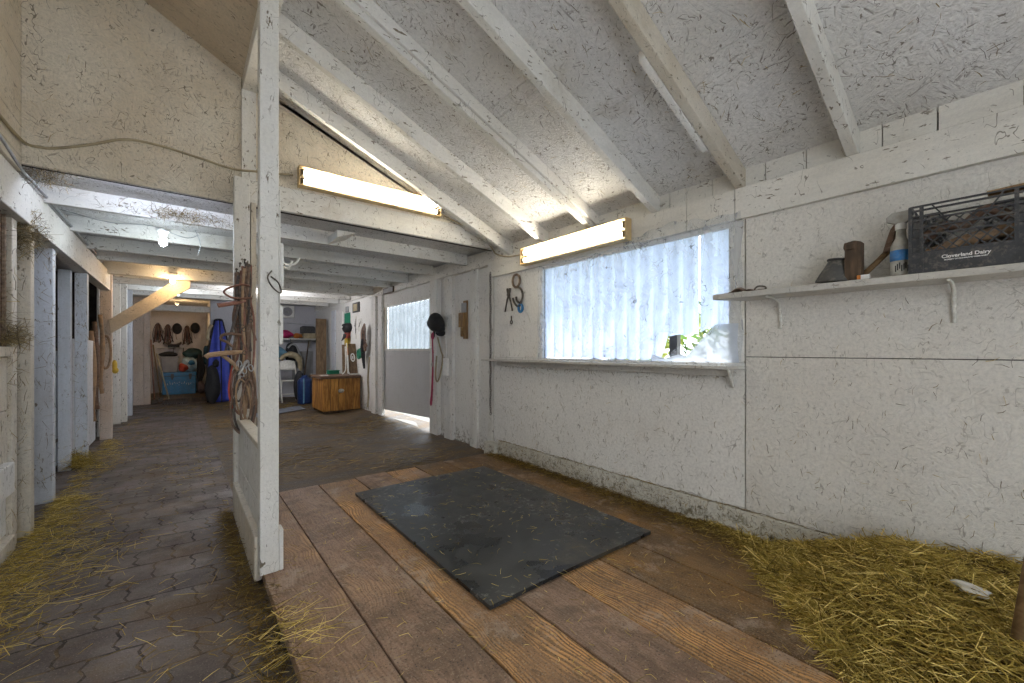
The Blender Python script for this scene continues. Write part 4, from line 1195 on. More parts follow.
def bridle(label, base, xs, ztop, y, ovals, ring, seed):
    t = thing('bridle', label, 'bridle', base, GB)
    r = random.Random(seed)
    mats = ['leather', 'leather_red', 'leather_dark', 'leather_tan', 'leather']
    for k, (x0, x1, z1) in enumerate(xs):
        strap(t, hang(x0, ztop + r.uniform(-.05, .0), x1, z1, y - 0.009 * (k % 3), 0.013), mats[(k + seed) % 5], r.uniform(0.0065, 0.0105))
        if k % 2:
            z = r.uniform(1.1, 1.5)
            MB().tube(oval((x0 + (x1 - x0) * (ztop - z) / (ztop - z1), y - .03, z), 0.011, 0.013), 0.0028, 6, closed=True).build('buckle', M['iron'], t, smooth=True)
    for k, (cx, cz, rx, rz, tl) in enumerate(ovals):
        strap(t, oval((cx, y - .035 - .012 * k, cz), rx, rz, tl), mats[(k + seed + 1) % 5], r.uniform(0.0055, 0.008), 'rein', closed=True)
    for k, (cx, cz, rx, rz, tl) in enumerate(ring):
        MB().tube(oval((cx, y - .05 - .006 * k, cz), rx * .8, rz * .8, tl), 0.0038, 8, closed=True).build('bit_ring', M['zinc'], t, smooth=True)
    return t
bridle('brown bridle hanging leftmost on the rear post nails', (0.32, YB, 0.6), [(0.306, 0.298, 1.02), (0.313, 0.316, 0.84), (0.322, 0.330, 0.95), (0.330, 0.305, 0.78), (0.318, 0.326, 1.10)], 1.70, YB, [(0.318, 0.83, 0.040, 0.165, 0.07), (0.328, 0.88, 0.028, 0.12, -0.1)], [(0.322, 1.02, 0.020, 0.042, 0.1), (0.335, 0.96, 0.016, 0.030, 0.4)], 0)
b2 = bridle('reddish brown bridle hanging in the middle of the rear post nails', (0.348, YB, 0.6), [(0.338, 0.346, 0.72), (0.346, 0.338, 0.90), (0.353, 0.360, 0.66), (0.360, 0.352, 0.82), (0.366, 0.372, 1.0), (0.342, 0.356, 0.98)], 1.75, YB - .022, [(0.352, 0.73, 0.060, 0.195, -0.04), (0.345, 0.77, 0.042, 0.150, 0.12), (0.366, 0.75, 0.034, 0.17, -0.08)], [(0.345, 0.99, 0.022, 0.040, 0.3), (0.362, 1.03, 0.018, 0.034, -0.3)], 1)
MB().tube(smooth_path([(0.312, YB - .07, 0.95), (0.335, YB - .075, 0.985), (0.355, YB - .075, 1.03), (0.372, YB - .07, 1.045)], 4), 0.009, 8).build('bit', M['steel'], b2, smooth=True)
b3 = bridle('dark brown bridle hanging rightmost on the rear post nails', (0.385, YB, 0.6), [(0.370, 0.376, 0.95), (0.378, 0.388, 0.78), (0.386, 0.380, 0.70), (0.392, 0.398, 0.88), (0.398, 0.408, 1.0), (0.382, 0.394, 1.12)], 1.775, YB - .010, [(0.385, 0.80, 0.036, 0.20, -0.03), (0.392, 0.86, 0.026, 0.14, 0.08)], [(0.392, 1.00, 0.016, 0.030, 0.2)], 2)
strap(b3, [(0.392, YB, 1.40), (0.402, YB - .02, 1.31), (0.418, YB - .02, 1.24), (0.43, YB - .01, 1.20)], 'leather', 0.008)
nb = thing('noseband', 'stiff brown leather noseband sticking out to the left of the post', 'noseband', (0.25, YB, 1.44), GB)
strap(nb, [(0.385, YB - .03, 1.60), (0.33, YB - .05, 1.60), (0.255, YB - .06, 1.565), (0.232, YB - .06, 1.535), (0.27, YB - .06, 1.505), (0.33, YB - .05, 1.50), (0.40, YB - .04, 1.51)], 'leather_red', 0.014, flat=0.5)
strap(nb, [(0.195, YB - .06, 1.44), (0.25, YB - .05, 1.455), (0.32, YB - .04, 1.475), (0.36, YB - .02, 1.50)], 'leather_red', 0.020, flat=0.45)
hw = thing('wooden_hanger', 'pale wooden arm with a leather loop jutting left from the bridles', 'hanger', (0.2, YB, 1.0))
MB().tube(smooth_path([(0.125, YB - .07, 1.078), (0.15, YB - .07, 1.095), (0.22, YB - .06, 1.105), (0.29, YB - .05, 1.112), (0.365, YB - .03, 1.115)], 4), [0.016] * 4 + [0.018] * 9 + [0.015] * 4, 8, flat=0.7).build('arm', M['leather_tan'], hw, smooth=True)
strap(hw, [(0.215, YB - .05, 1.10), (0.25, YB - .05, 1.07), (0.29, YB - .05, 1.03), (0.315, YB - .05, 0.98)], 'leather_tan', 0.013)
lo = thing('leather_loop', 'small brown leather loop above the wooden arm on the rear post', 'loop', (0.26, YB, 1.14), GB)
strap(lo, [(0.34, YB - .04, 1.235), (0.28, YB - .05, 1.245), (0.225, YB - .06, 1.235), (0.215, YB - .06, 1.205), (0.25, YB - .06, 1.185), (0.28, YB - .05, 1.155)], 'leather', 0.014, flat=0.5)
ds = thing('crop_strap', 'thin black strap slanting down left from the rear post nails', 'strap', (0.27, YB, 0.58), GB)
strap(ds, [(0.335, YB - .03, 1.60), (0.315, YB - .045, 1.45), (0.29, YB - .05, 1.32), (0.262, YB - .05, 1.20), (0.235, YB - .05, 1.10)], 'leather_dark', 0.009)
rl = thing('rein_coil', 'long brown reins hanging in a low loop on the rear post', 'reins', (0.33, YB, 0.52), GB)
strap(rl, [(0.305, YB - .03, 1.0), (0.292, YB - .04, 0.86), (0.272, YB - .05, 0.74), (0.278, YB - .06, 0.62), (0.315, YB - .065, 0.545), (0.365, YB - .065, 0.53), (0.405, YB - .06, 0.60), (0.425, YB - .05, 0.74), (0.412, YB - .04, 0.88), (0.400, YB - .03, 1.0)], 'leather', 0.008)
rs = thing('red_cord', 'thin red cord hanging at the left of the bridle bundle', 'cord', (0.27, YB, 0.7), GB)
strap(rs, [(0.285, YB - .02, 1.02), (0.268, YB - .03, 0.93), (0.262, YB - .03, 0.84), (0.272, YB - .03, 0.76), (0.285, YB - .02, 0.71)], 'bag_red', 0.006)
for k, (x, z) in enumerate(((0.312, 1.705), (0.334, 1.75), (0.362, 1.78), (0.392, 1.74))):
    m = MB(); m.tube([(x, 3.645, z - .008), (x - .004, 3.575, z + .006)], [0.004, 0.004], 6); m.lathe([(0, -.003), (0.009, -.003), (0.009, .003), (0, .003)], (x - .004, 3.575, z + .006), 8, Matrix.Rotation(PI / 2, 3, 'X'))
    tag(m.build('rusty_nail', M['iron']), 'rusty nail holding the bridles on the rear post, %s' % ('leftmost', 'second from the left', 'third from the left and highest', 'rightmost')[k], 'nail')

# ------------------------------------------------------------------ rubber mat
def matz(u, v):
    x, y = 1.050 + 1.205 * u, 1.467 + 1.812 * v
    return (x + 0.012 * (v - .5) * 0.6, y + 0.004 * math.sin(5 * u), 0.0015 + 0.004 * (1 - abs(2 * u - 1)) * math.sin(4 * v) ** 2)
mm = MB(); mm.grid(matz, 24, 30); n0 = len(mm.v)
mm.grid(lambda u, v: tuple(Vector(matz(u, v)) + Vector((0, 0, 0.019))), 24, 30)
NX, NYv = 25, 31
bnd = [i for i in range(NX)] + [j * NX + NX - 1 for j in range(1, NYv)] + [(NYv - 1) * NX + i for i in range(NX - 2, -1, -1)] + [j * NX for j in range(NYv - 2, 0, -1)]
for a, b in zip(bnd, bnd[1:] + bnd[:1]): mm.f.append((a, b, b + n0, a + n0))
tag(mm.build('rubber_mat', M['mat']), 'large black rubber stall mat lying on the plank floor', 'mat')

# ------------------------------------------------------------------ left side: stall fronts, posts, brace
GP = 'posts along the left of the aisle'
def post(x0, x1, y0, y1, z1, mat, label, z0=-0.08):
    m = MB(); m.box(x0, x1, y0, y1, z0, z1)
    o = m.build('stall_post', M[mat], bevel=0.005); tag(o, label, 'post', GP); return o
M['post_pink'] = paint('pinkish_post_paint', (0.70, 0.60, 0.52), (0.60, 0.47, 0.36), dirt=0.8, hay=0.9, bump=0.4, grain=(1, 1, 0.1))
M['board_blue'] = paint('bluish_board_paint', (0.66, 0.695, 0.75), (0.60, 0.62, 0.66), dirt=0.6, hay=0.5, bump=0.3, grain=(1, 1, 0.1), chips=0.9, grit=0.3)
post(-0.90, -0.805, 3.86, 3.95, 1.935, 'post_dirty', 'grubby cream post beside the barred stall front')
post(-0.86, -0.768, 4.06, 4.14, 1.935, 'post_dirty', 'narrow cream post with hay stuck to its top')
post(-0.965, -0.80, 4.84, 4.93, 1.935, 'board_blue', 'broad bluish white post before the blue half door')
post(-0.965, -0.875, 6.02, 6.10, 1.935, 'board_blue', 'pale blue post right behind the blue half door')
post(-0.872, -0.778, 6.19, 6.28, 1.935, 'board_blue', 'pale blue post with a green hay tuft at its foot')
post(-0.865, -0.745, 7.80, 7.90, 2.30, 'post_pink', 'pinkish post carrying the diagonal brace')
post(-0.90, -0.785, 9.28, 9.34, 2.30, 'post', 'grey white board just behind the braced post')
post(-0.80, -0.725, 9.50, 9.60, 2.30, 'post', 'narrow white post behind the grey white board')
post(-0.80, -0.715, 10.35, 10.45, 2.30, 'board_blue', 'light blue post further down the aisle')
post(-0.83, -0.66, 12.2, 12.3, 2.30, 'post_pink', 'pinkish door post of the tack room, outer one')
post(-0.655, -0.545, 12.22, 12.36, 2.30, 'post_pink', 'broad pinkish door post at the tack room opening')
# barred stall front nearest the camera
sf = thing('barred_stall_gate', 'white boarded stall front with rusty bars at the left edge', 'stall front', (-0.83, 3.5, -0.08))
for k, y in enumerate((3.46, 3.59, 3.70, 3.80)):
    m = MB()
    n = 60
    m.tube([(-0.83, y, 1.13 + 0.82 * q / n) for q in range(n + 1)], [0.0125 + 0.0022 * (q % 2) for q in range(n + 1)], 8)
    m.build('bar', M['rust'], sf)
m = MB(); m.box(-0.86, -0.80, 3.0, 3.86, 1.09, 1.15); m.build('sill_rail', M['post_dirty'], sf, bevel=0.005)
for z0, z1 in ((0.46, 0.76), (0.77, 1.088)):
    m = MB(); m.box(-0.85, -0.825, 3.0, 3.86, z0, z1); m.build('board', M['post_dirty'], sf, bevel=0.004)
m = MB(); m.box(-0.845, -0.795, 3.0, 3.86, 0.27, 0.452); m.build('rail', M['post'], sf, bevel=0.006)
m = MB(); m.box(-0.85, -0.83, 3.0, 3.86, 0.02, 0.26); m.build('board', M['post'], sf, bevel=0.004)
m = MB(); m.box(-0.845, -0.79, 3.0, 3.86, -0.08, 0.012); m.build('kick_rail', M['post_dirty'], sf, bevel=0.006)
# half door, with the dark stall behind
hd = thing('half_door', 'pale blue half door of the second stall', 'stall door', (-0.99, 5.6, -0.02))
m = MB(); m.box(-1.005, -0.975, 4.95, 6.25, -0.02, 1.12); m.build('leaf', M['board_blue'], hd, bevel=0.004)
m = MB(); m.box(-1.015, -0.97, 4.94, 6.26, 1.12, 1.15); m.build('top_rail', M['brown_wood'], hd, bevel=0.004)
m = MB(); m.box(-0.974, -0.962, 5.70, 6.15, 0.22, 0.25); m.build('hinge', M['iron'], hd, bevel=0.002)
# boarding of the further stalls
def bwall(y0, y1, z0, z1, x, mat, label):
    t = thing('stall_boarding', label, 'stall front', (x, (y0 + y1) / 2, z0))
    n = max(2, int((y1 - y0) / 0.22))
    for k in range(n):
        a = y0 + (y1 - y0) * k / n
        m = MB(); m.box(x - .025, x, a + .003, a + (y1 - y0) / n - .003, z0, z1); m.build('board', M[mat], t, bevel=0.003)
bwall(6.30, 7.78, -0.06, 1.25, -0.90, 'board_blue', 'pale boards of the stall behind the leather straps')
bwall(7.95, 9.26, -0.06, 2.25, -0.885, 'post', 'grey white boarding beyond the braced post')
bwall(9.62, 12.18, -0.06, 2.25, -0.84, 'board_blue', 'bluish boarding at the far left of the aisle')
m = MB(); m.prism([(-0.765, 1.53), (-0.745, 1.35), (0.09, 2.03), (0.10, 2.13), (-0.08, 2.13)], 'y', 7.66, 7.72)
tag(m.build('diagonal_brace', M['boards_tan'], bevel=0.005), 'cream diagonal brace from the pinkish post up to the heavy beam', 'brace')

# old harness straps hanging on the pinkish post
GS = 'leather straps on the pinkish post'
for k, (x0, z0, x1, z1, y, mt, w, lab) in enumerate((
        (-0.93, 1.38, -0.90, 0.20, 7.62, 'leather_tan', 0.030, 'broad tan leather strap hanging lowest on the pinkish post'),
        (-0.90, 1.50, -0.87, 0.35, 7.66, 'leather', 0.026, 'brown leather strap in the middle of the pinkish post'),
        (-0.85, 1.60, -0.83, 0.55, 7.72, 'leather_tan', 0.022, 'tan strap hanging nearest the diagonal brace'),
        (-0.955, 1.25, -0.945, 0.10, 7.60, 'leather_dark', 0.018, 'dark thin strap at the left of the pinkish post'))):
    m = MB(); m.tube(smooth_path([(x0, y, z0), ((x0 + x1) / 2 + .02, y - .03, (z0 + z1) / 2 + .1), (x1 - .015, y - .01, z1 + .2), (x1, y, z1)], 6), w, 8, flat=0.4, up=(1, 0, 0))
    tag(m.build('harness_strap', M[mt], smooth=True), lab, 'strap', GS)
m = MB(); m.tube(oval((-0.80, 7.76, 1.10), 0.05, 0.22), 0.014, 8, closed=True, flat=.5)
tag(m.build('halter', M['leather_tan'], smooth=True), 'tan looped halter on the pinkish post below the brace', 'halter')
m = MB(); m.ball((-0.722, 7.85, 0.92), (0.028, 0.03, 0.075), 10, 8); m.ball((-0.715, 7.85, 0.85), (0.035, 0.03, 0.045), 10, 6)
tag(m.build('yellow_glove', M['yellow'], smooth=True), 'yellow glove tucked on the braced post', 'glove')

# cable along the gable and into the corner
m = MB(); m.tube(smooth_path([(-0.735, 2.9, 2.33), (-0.735, 3.32, 2.338), (-0.735, 3.52, 2.346), (-0.722, 3.71, 2.352), (-0.667, 3.718, 2.349), (-0.606, 3.72, 2.362), (-0.455, 3.72, 2.43), (-0.292, 3.72, 2.515), (-0.117, 3.72, 2.528), (0.101, 3.72, 2.505), (0.30, 3.71, 2.478), (0.46, 3.705, 2.50), (0.70, 3.715, 2.54)], 8), 0.0085, 6)
tag(m.build('electric_cable', M['khaki'], smooth=True), 'brown electric cable sagging across the gable wall', 'cable')
m = MB(); m.tube(smooth_path([(2.01, 3.70, 2.50), (2.2, 3.68, 2.44), (2.42, 3.70, 2.39), (2.56, 3.70, 2.32), (2.66, 3.69, 2.24), (2.66, 3.62, 2.17), (2.65, 3.40, 2.10), (2.65, 3.13, 2.08)], 7), 0.008, 6)
tag(m.build('lamp_cord', M['khaki'], smooth=True), 'grey lamp cord running from the gable light to the window light', 'cord')
m = MB(); m.tube(smooth_path([(-0.75, 2.9, 2.30), (-0.74, 3.4, 2.235), (-0.745, 3.72, 2.20), (-0.742, 4.0, 2.20), (-0.748, 4.6, 2.205), (-0.75, 5.6, 2.20), (-0.75, 6.6, 2.205)], 7), 0.009, 6)
tag(m.build('grey_cable', M['zinc'], smooth=True), 'grey cable running on top of the left beam', 'cable')
for k, (pts, lab) in enumerate((([(-0.72, 4.60, 2.20), (-0.45, 4.5, 2.13), (-0.2, 4.6, 2.17), (0.02, 4.75, 2.14), (0.12, 4.8, 2.19)], 'pale wire drooping under the first loft joists'),
                                ([(0.10, 5.0, 2.28), (0.14, 5.0, 2.15), (0.12, 5.02, 2.05)], 'short wire end dangling beside the nearest bulb'))):
    m = MB(); m.tube(smooth_path(pts, 6), 0.0035, 6); tag(m.build('loose_wire', M['zinc'], smooth=True), lab, 'wire')

# ------------------------------------------------------------------ back room
ch = thing('wooden_chest', 'orange pine chest with a dull board lid by the back wall', 'chest', (2.41, 8.7, -0.06))
W0, W1, D0, D1 = 2.07, 2.765, 8.30, 9.12
for k in range(5):
    a = W0 + (W1 - W0) * k / 5; b = W0 + (W1 - W0) * (k + 1) / 5
    m = MB(); m.box(a + .003, b - .003, D0, D0 + .022, -0.03, 0.58); m.build('front_board', M['chest_wood'], ch, bevel=0.004)
for k in range(4):
    a = D0 + .024 + (D1 - D0 - .024) * k / 4; b = D0 + .024 + (D1 - D0 - .024) * (k + 1) / 4
    m = MB(); m.box(W0, W0 + .022, a + .003, b - .003, -0.03, 0.58); m.build('side_board', M['chest_wood'], ch, bevel=0.004)
m = MB(); m.box(W0 + .03, W1 - .005, D0 + .03, D1, -0.02, 0.57); m.build('inner_box', M['stall_dark'], ch)
m = MB(); m.box(W0 - .04, W1 + .005, D0 - .04, D1 + .02, 0.582, 0.632); m.build('lid', M['lid_wood'], ch, bevel=0.006)
m = MB(); m.box(W0 + .02, W1 - .02, D0 + .03, D0 + .07, -0.075, -0.03).box(W0 + .02, W1 - .02, D1 - .08, D1 - .03, -0.075, -0.03); m.build('foot_rail', M['brown_wood'], ch, bevel=0.004)
m = MB(); m.lathe([(0, 0), (0.058, 0), (0.054, 0.008), (0.045, 0.014), (0, 0.016)], (2.40, D0 - .001, 0.345), 20, Matrix.Rotation(PI / 2, 3, 'X'), sy=0.7); m.build('catch', M['steel'], ch, smooth=True)
sp = thing('sponge_box', 'green plastic box on the lid of the pine chest', 'box', (2.42, 8.95, 0.633))
m = MB(); m.box(2.32, 2.54, 8.90, 9.02, 0.633, 0.70); m.build('tub', M['green'], sp, bevel=0.012)
m = MB(); m.box(2.31, 2.55, 8.89, 9.03, 0.70, 0.715); m.build('lid', M['green'], sp, bevel=0.006)
m = MB(); m.grid(lambda u, v: (2.08 + .16 * u, 8.45 + .22 * v, 0.634 + 0.006 * math.sin(5 * u + 3 * v) ** 2), 8, 8)
tag(m.build('paper_sheet', M['paper'], solid=0.002), 'pale sheet of paper on the left end of the chest lid', 'paper')
# two-part folded camp chair leaning on the wall behind the chest lid
fc = thing('folding_chair', 'folded brown slatted seat with white tube frame leaning on the wall above the chest', 'chair', (2.70, 8.75, 0.633))
def lean(z): return 8.46 + (z - 0.63) * 0.30
for x0, x1, z1, dy in ((2.44, 2.585, 1.24, 0.05), (2.605, 2.775, 1.26, 0.0)):
    a = MB()
    a.hexa([(x0 + .05, lean(.66) + dy, .66), (x1, lean(.66) + dy, .66), (x1, lean(.66) + dy + .02, .66), (x0 + .05, lean(.66) + dy + .02, .66),
            (x0 + .09, lean(z1) + dy, z1), (x1 + .02, lean(z1) + dy, z1), (x1 + .02, lean(z1) + dy + .02, z1), (x0 + .09, lean(z1) + dy + .02, z1)] if dy else
           [(x0, lean(.66), .66), (x1, lean(.66), .66), (x1, lean(.66) + .02, .66), (x0, lean(.66) + .02, .66),
            (x0 + .03, lean(z1), z1), (x1 + .01, lean(z1), z1), (x1 + .01, lean(z1) + .02, z1), (x0 + .03, lean(z1) + .02, z1)])
    a.build('panel', M['plank_wood'], fc, bevel=0.006)
c = [(x, lean(z) - .012, z) for x, z in ((2.60, 1.27), (2.585, .80), (2.60, .67), (2.64, .648), (2.75, .648), (2.785, .68), (2.79, .80), (2.79, 1.02))]
MB().tube(smooth_path(c, 6), 0.012, 8).build('frame', M['white_metal'], fc, smooth=True)
c = [(x, lean(z) + .038, z) for x, z in ((2.585, 1.20), (2.56, .80), (2.53, .70), (2.48, .655))]
MB().tube(smooth_path(c, 6), 0.010, 8).build('frame', M['white_metal'], fc, smooth=True)
MB().tube([(2.70 + .036 * math.cos(a), lean(.98 + .075 * math.sin(a)) - .004, .98 + .075 * math.sin(a)) for a in [2 * PI * k / 22 for k in range(22)]], 0.012, 6, closed=True, up=(0, 1, 0)).build('emblem_ring', M['white_print'], fc, smooth=True)
m = MB(); m.hexa([(2.69, lean(.95) - .004, .95), (2.712, lean(.95) - .004, .95), (2.712, lean(.95) + .002, .95), (2.69, lean(.95) + .002, .95), (2.69, lean(1.01) - .004, 1.01), (2.712, lean(1.01) - .004, 1.01), (2.712, lean(1.01) + .002, 1.01), (2.69, lean(1.01) + .002, 1.01)])
m.build('emblem', M['white_print'], fc)
# cap, poster, papers, plaque, boards on the back right wall
m = MB(); m.box(2.772, 2.80, 9.52, 9.98, 0.0, 1.98); tag(m.build('white_board', M['wall_ply'], bevel=0.004), 'tall white board standing against the back right wall', 'board')
m = MB(); m.box(2.765, 2.80, 10.05, 10.35, 0.0, 2.05); tag(m.build('grey_board', M['board_blue'], bevel=0.004), 'narrow bluish board standing left of the tall white one', 'board')
ps = thing('wall_poster', 'strip poster of green, red and yellow behind the black cap', 'poster', (2.79, 9.2, 1.0))
for z0, z1, mt in ((1.62, 1.93, 'green'), (1.38, 1.62, 'bag_red'), (1.18, 1.38, 'yellow'), (1.02, 1.18, 'orange')):
    m = MB(); m.box(2.792, 2.797, 9.02, 9.42, z0, z1); m.build('sheet', M[mt], ps)
cp = thing('baseball_cap', 'black baseball cap hung on the back right wall', 'cap', (2.74, 9.05, 1.45))
MB().ball((2.735, 9.08, 1.60), (0.10, 0.17, 0.19), 20, 8, Matrix.Rotation(math.radians(75), 3, 'Y') @ Matrix.Rotation(0, 3, 'Z'), z0=-0.25).build('crown', M['black'], cp, smooth=True)
m = MB(); m.grid(lambda u, v: (2.70 - .07 * v * math.sin(PI * u), 8.96 + .22 * u, 1.47 - 0.15 * v * (0.4 + .6 * math.sin(PI * u))), 12, 5); m.build('peak', M['black'], cp, smooth=True, solid=0.006)
m = MB(); m.box(2.632, 2.637, 9.01, 9.15, 1.60, 1.63); m.build('white_print', M['white_print'], cp)
for y0, y1, z0, z1, lab in ((8.30, 8.52, 1.50, 1.76, 'sketch sheet pinned right of the black cap'), (8.62, 8.72, 1.36, 1.82, 'narrow paper pinned between the cap and the sketch sheet')):
    nn = thing('pinned_paper', lab, 'paper', (2.795, (y0 + y1) / 2, z0))
    m = MB(); m.box(2.793, 2.797, y0, y1, z0, z1); m.build('sheet', M['paper'], nn)
    m = MB()
    for q in range(4): m.bar((2.7925, y0 + .05 + .03 * q, z1 - .05 - .04 * q), (2.7925, y1 - .04 - .02 * q, z0 + .09 + .03 * q), 0.004, 0.008, (1, 0, 0))
    m.build('drawing', M['print'], nn)
pq = thing('yellow_notice', 'small dark framed notice with a yellow face under the far beam', 'notice', (2.79, 8.6, 1.93))
m = MB(); m.box(2.775, 2.797, 8.42, 8.82, 1.90, 2.10); m.build('frame', M['black_plastic'], pq, bevel=0.003)
m = MB(); m.box(2.771, 2.776, 8.52, 8.76, 1.93, 2.07); m.build('face', M['khaki'], pq)
m = MB(); m.box(2.765, 2.797, 9.12, 9.26, 1.94, 2.06); tag(m.build('switch_plate', M['grey_board'], bevel=0.004), 'small grey switch plate left of the yellow notice', 'switch')
hl = thing('halter', 'brown halters bunched on a hook by the back door', 'halter', (2.72, 7.95, 1.0))
RH = random.Random(8)
for k in range(7):
    y = 7.82 + .035 * k
    MB().tube(smooth_path([(2.72, 7.93, 1.62), (2.70, y, 1.50 + .02 * RH.random()), (2.70, y + RH.uniform(-.05, .05), 1.36), (2.71, y + RH.uniform(-.08, .08), 1.20 - .03 * k), (2.72, 7.9 + RH.uniform(-.05, .05), 1.26)], 5), 0.022, 8, flat=.5).build('strap', M[('leather', 'leather_dark', 'leather_red')[k % 3]], hl, smooth=True)
bgd = thing('green_rope', 'green rope hank with black cloth hanging under the brown halters', 'rope', (2.70, 7.95, 0.8))
for k in range(4):
    MB().tube([(2.69 - .012 * k, 8.0 + 0.07 * math.cos(a) + .02 * k, 1.08 + 0.085 * math.sin(a) - .01 * k) for a in [2 * PI * q / 20 for q in range(20)]], 0.018, 8, closed=True, up=(1, 0, 0)).build('coil', M['green'], bgd, smooth=True)
MB().tube(smooth_path([(2.71, 7.93, 1.34), (2.70, 7.96, 1.16), (2.70, 7.93, 0.95), (2.72, 7.95, 0.78)], 5), [0.04, .05, .055, .05, .05, .05, .045, .04, .04, .035, .03, .03, .025, .025, .02, .02], 10).build('cloth', M['black'], bgd, smooth=True)
MB().tube(smooth_path([(2.75, 7.75, 1.0), (2.74, 7.8, 0.6), (2.745, 7.78, 0.3), (2.74, 7.82, 0.05)], 5), 0.018, 8).build('cord', M['khaki'], bgd, smooth=True)

# scaffold board leaning in the corner
m = MB(); m.hexa([(2.44, 10.35, -0.075), (2.66, 10.35, -0.075), (2.66, 10.40, -0.075), (2.44, 10.40, -0.075), (2.50, 10.62, 1.88), (2.73, 10.62, 1.88), (2.73, 10.67, 1.88), (2.50, 10.67, 1.88)])
tag(m.build('scaffold_board', M['plank_wood'], bevel=0.004), 'tall brown board leaning in the far corner behind the chest', 'board')
m = MB(); m.tube([(2.30, 11.2, -0.075), (2.55, 11.6, 1.35)], 0.016, 8); tag(m.build('leaning_pole', M['brown_wood'], smooth=True), 'thin dark pole leaning left of the tall brown board', 'pole')
# back wall shelf and what is on it
BS = thing('wall_shelf', 'shelf on the back wall with coloured cloths and a box', 'shelf', (2.2, 11.75, 1.38))
m = MB(); m.box(1.55, 2.74, 11.55, 11.895, 1.385, 1.425); m.build('board', M['shelf'], BS, bevel=0.004)
for x in (1.75, 2.6):
    m = MB(); m.prism([(11.895, 1.384), (11.60, 1.384), (11.895, 1.18)], 'x', x, x + .02); m.build('bracket', M['shelf'], BS)
def lump(c, r, seed, amp=0.18):
    rr = random.Random(seed); k = [rr.uniform(2, 5) for _ in range(6)]
    def w(q):
        s = 1 + amp * (math.sin(k[0] * q.x / r[0] + 1) * math.sin(k[1] * q.y / r[1]) + 0.6 * math.sin(k[2] * q.z / r[2] + k[3] * q.x / r[0]))
        return q * s
    return MB().ball(c, r, 24, 14, warp=w)
tag(lump((2.02, 11.70, 1.53), (0.19, 0.12, 0.105), 1).build('folded_cloth', M['pink'], smooth=True), 'magenta cloth bundle on the back wall shelf', 'cloth')
tag(lump((2.30, 11.68, 1.49), (0.10, 0.1, 0.062), 2).build('folded_cloth', M['orange'], smooth=True), 'small orange cloth beside the magenta bundle', 'cloth')
bxo = thing('tool_box', 'dark box with pale contents at the right end of the back shelf', 'box', (2.56, 11.72, 1.426))
m = MB(); m.box(2.43, 2.73, 11.60, 11.86, 1.426, 1.56); m.build('tray', M['khaki'], bxo, bevel=0.006)
m = MB(); m.prism([(2.40, 1.562), (2.74, 1.562), (2.74, 1.72), (2.70, 1.75), (2.44, 1.75), (2.40, 1.72)], 'y', 11.74, 11.86); m.build('lid', M['black_plastic'], bxo, bevel=0.008)
fan = thing('wall_fan', 'square white fan heater high on the back wall', 'fan', (2.07, 11.85, 1.95))
m = MB(); m.box(1.94, 2.26, 11.80, 11.895, 1.95, 2.26); m.build('housing', M['white_print'], fan, bevel=0.02)
MB().tube([(2.10 + .105 * math.cos(a), 11.795, 2.105 + .105 * math.sin(a)) for a in [2 * PI * k / 28 for k in range(28)]], 0.010, 6, closed=True, up=(0, 1, 0)).build('ring', M['grey_board'], fan, smooth=True)
m = MB(); m.lathe([(0, 0), (0.10, 0), (0.10, .004), (0, .004)], (2.10, 11.799, 2.105), 26, Matrix.Rotation(PI / 2, 3, 'X')); fgr = m.build('grille', M['grey_bin'], fan)
m = MB(); m.lathe([(0, 0), (0.035, 0), (0.03, .012), (0, .014)], (2.10, 11.794, 2.105), 18, Matrix.Rotation(PI / 2, 3, 'X')); m.build('hub', M['grey_board'], fgr, smooth=True)
m = MB(); m.tube([(1.90, 11.89, 1.83), (2.75, 11.89, 1.80)], 0.010, 6); tag(m.build('conduit_pipe', M['zinc']), 'thin pipe along the back wall under the fan heater', 'pipe')
m = MB(); m.box(2.22, 2.72, 11.86, 11.895, 0.32, 1.10); tag(m.build('plywood_sheet', M['grey_board'], bevel=0.004), 'grey plywood sheet against the back wall below the shelf', 'sheet')
# clothes and bag piled on a white folding chair
wc = thing('folding_chair', 'white metal folding chair with clothes over its back', 'chair', (1.95, 10.75, -0.07))
for x in (1.78, 2.12):
    MB().tube(smooth_path([(x, 10.60, -0.075), (x, 10.85, 0.42), (x, 11.05, 0.83)], 4), 0.014, 8).build('frame', M['white_metal'], wc, smooth=True)
    MB().tube(smooth_path([(x + .02, 11.0, -0.075), (x + .02, 10.75, 0.42)], 4), 0.014, 8).build('leg', M['white_metal'], wc, smooth=True)
m = MB(); m.box(1.79, 2.13, 10.55, 10.92, 0.41, 0.435); m.build('seat', M['white_metal'], wc, bevel=0.01)
m = MB(); m.grid(lambda u, v: (1.79 + .33 * u, 10.99 + .05 * v - .03 * math.sin(PI * u), 0.66 + .20 * v + .03 * math.sin(PI * u) * v), 10, 6); m.build('backrest', M['white_metal'], wc, smooth=True, solid=0.015)
m = MB(); m.tube([(1.79, 10.62, 0.12), (2.12, 10.62, 0.12)], 0.012, 6); m.build('crossbar', M['white_metal'], wc)
tag(lump((1.80, 11.35, 1.05), (0.20, 0.14, 0.17), 4).build('jacket', M['light_blue'], smooth=True), 'light blue jacket hung behind the folding chair', 'jacket')
MBp = thing('backpack', 'black rucksack hanging in front of the back wall shelf', 'backpack', (2.12, 11.3, 0.8))
lump((2.12, 11.42, 1.06), (0.15, 0.12, 0.25), 6, .1).build('body', M['black'], MBp, smooth=True)
MB().tube(smooth_path([(2.12, 11.545, 1.40), (2.12, 11.50, 1.33), (2.12, 11.45, 1.26)], 4), 0.014, 8, flat=.5).build('hanging_loop', M['black'], MBp, smooth=True)
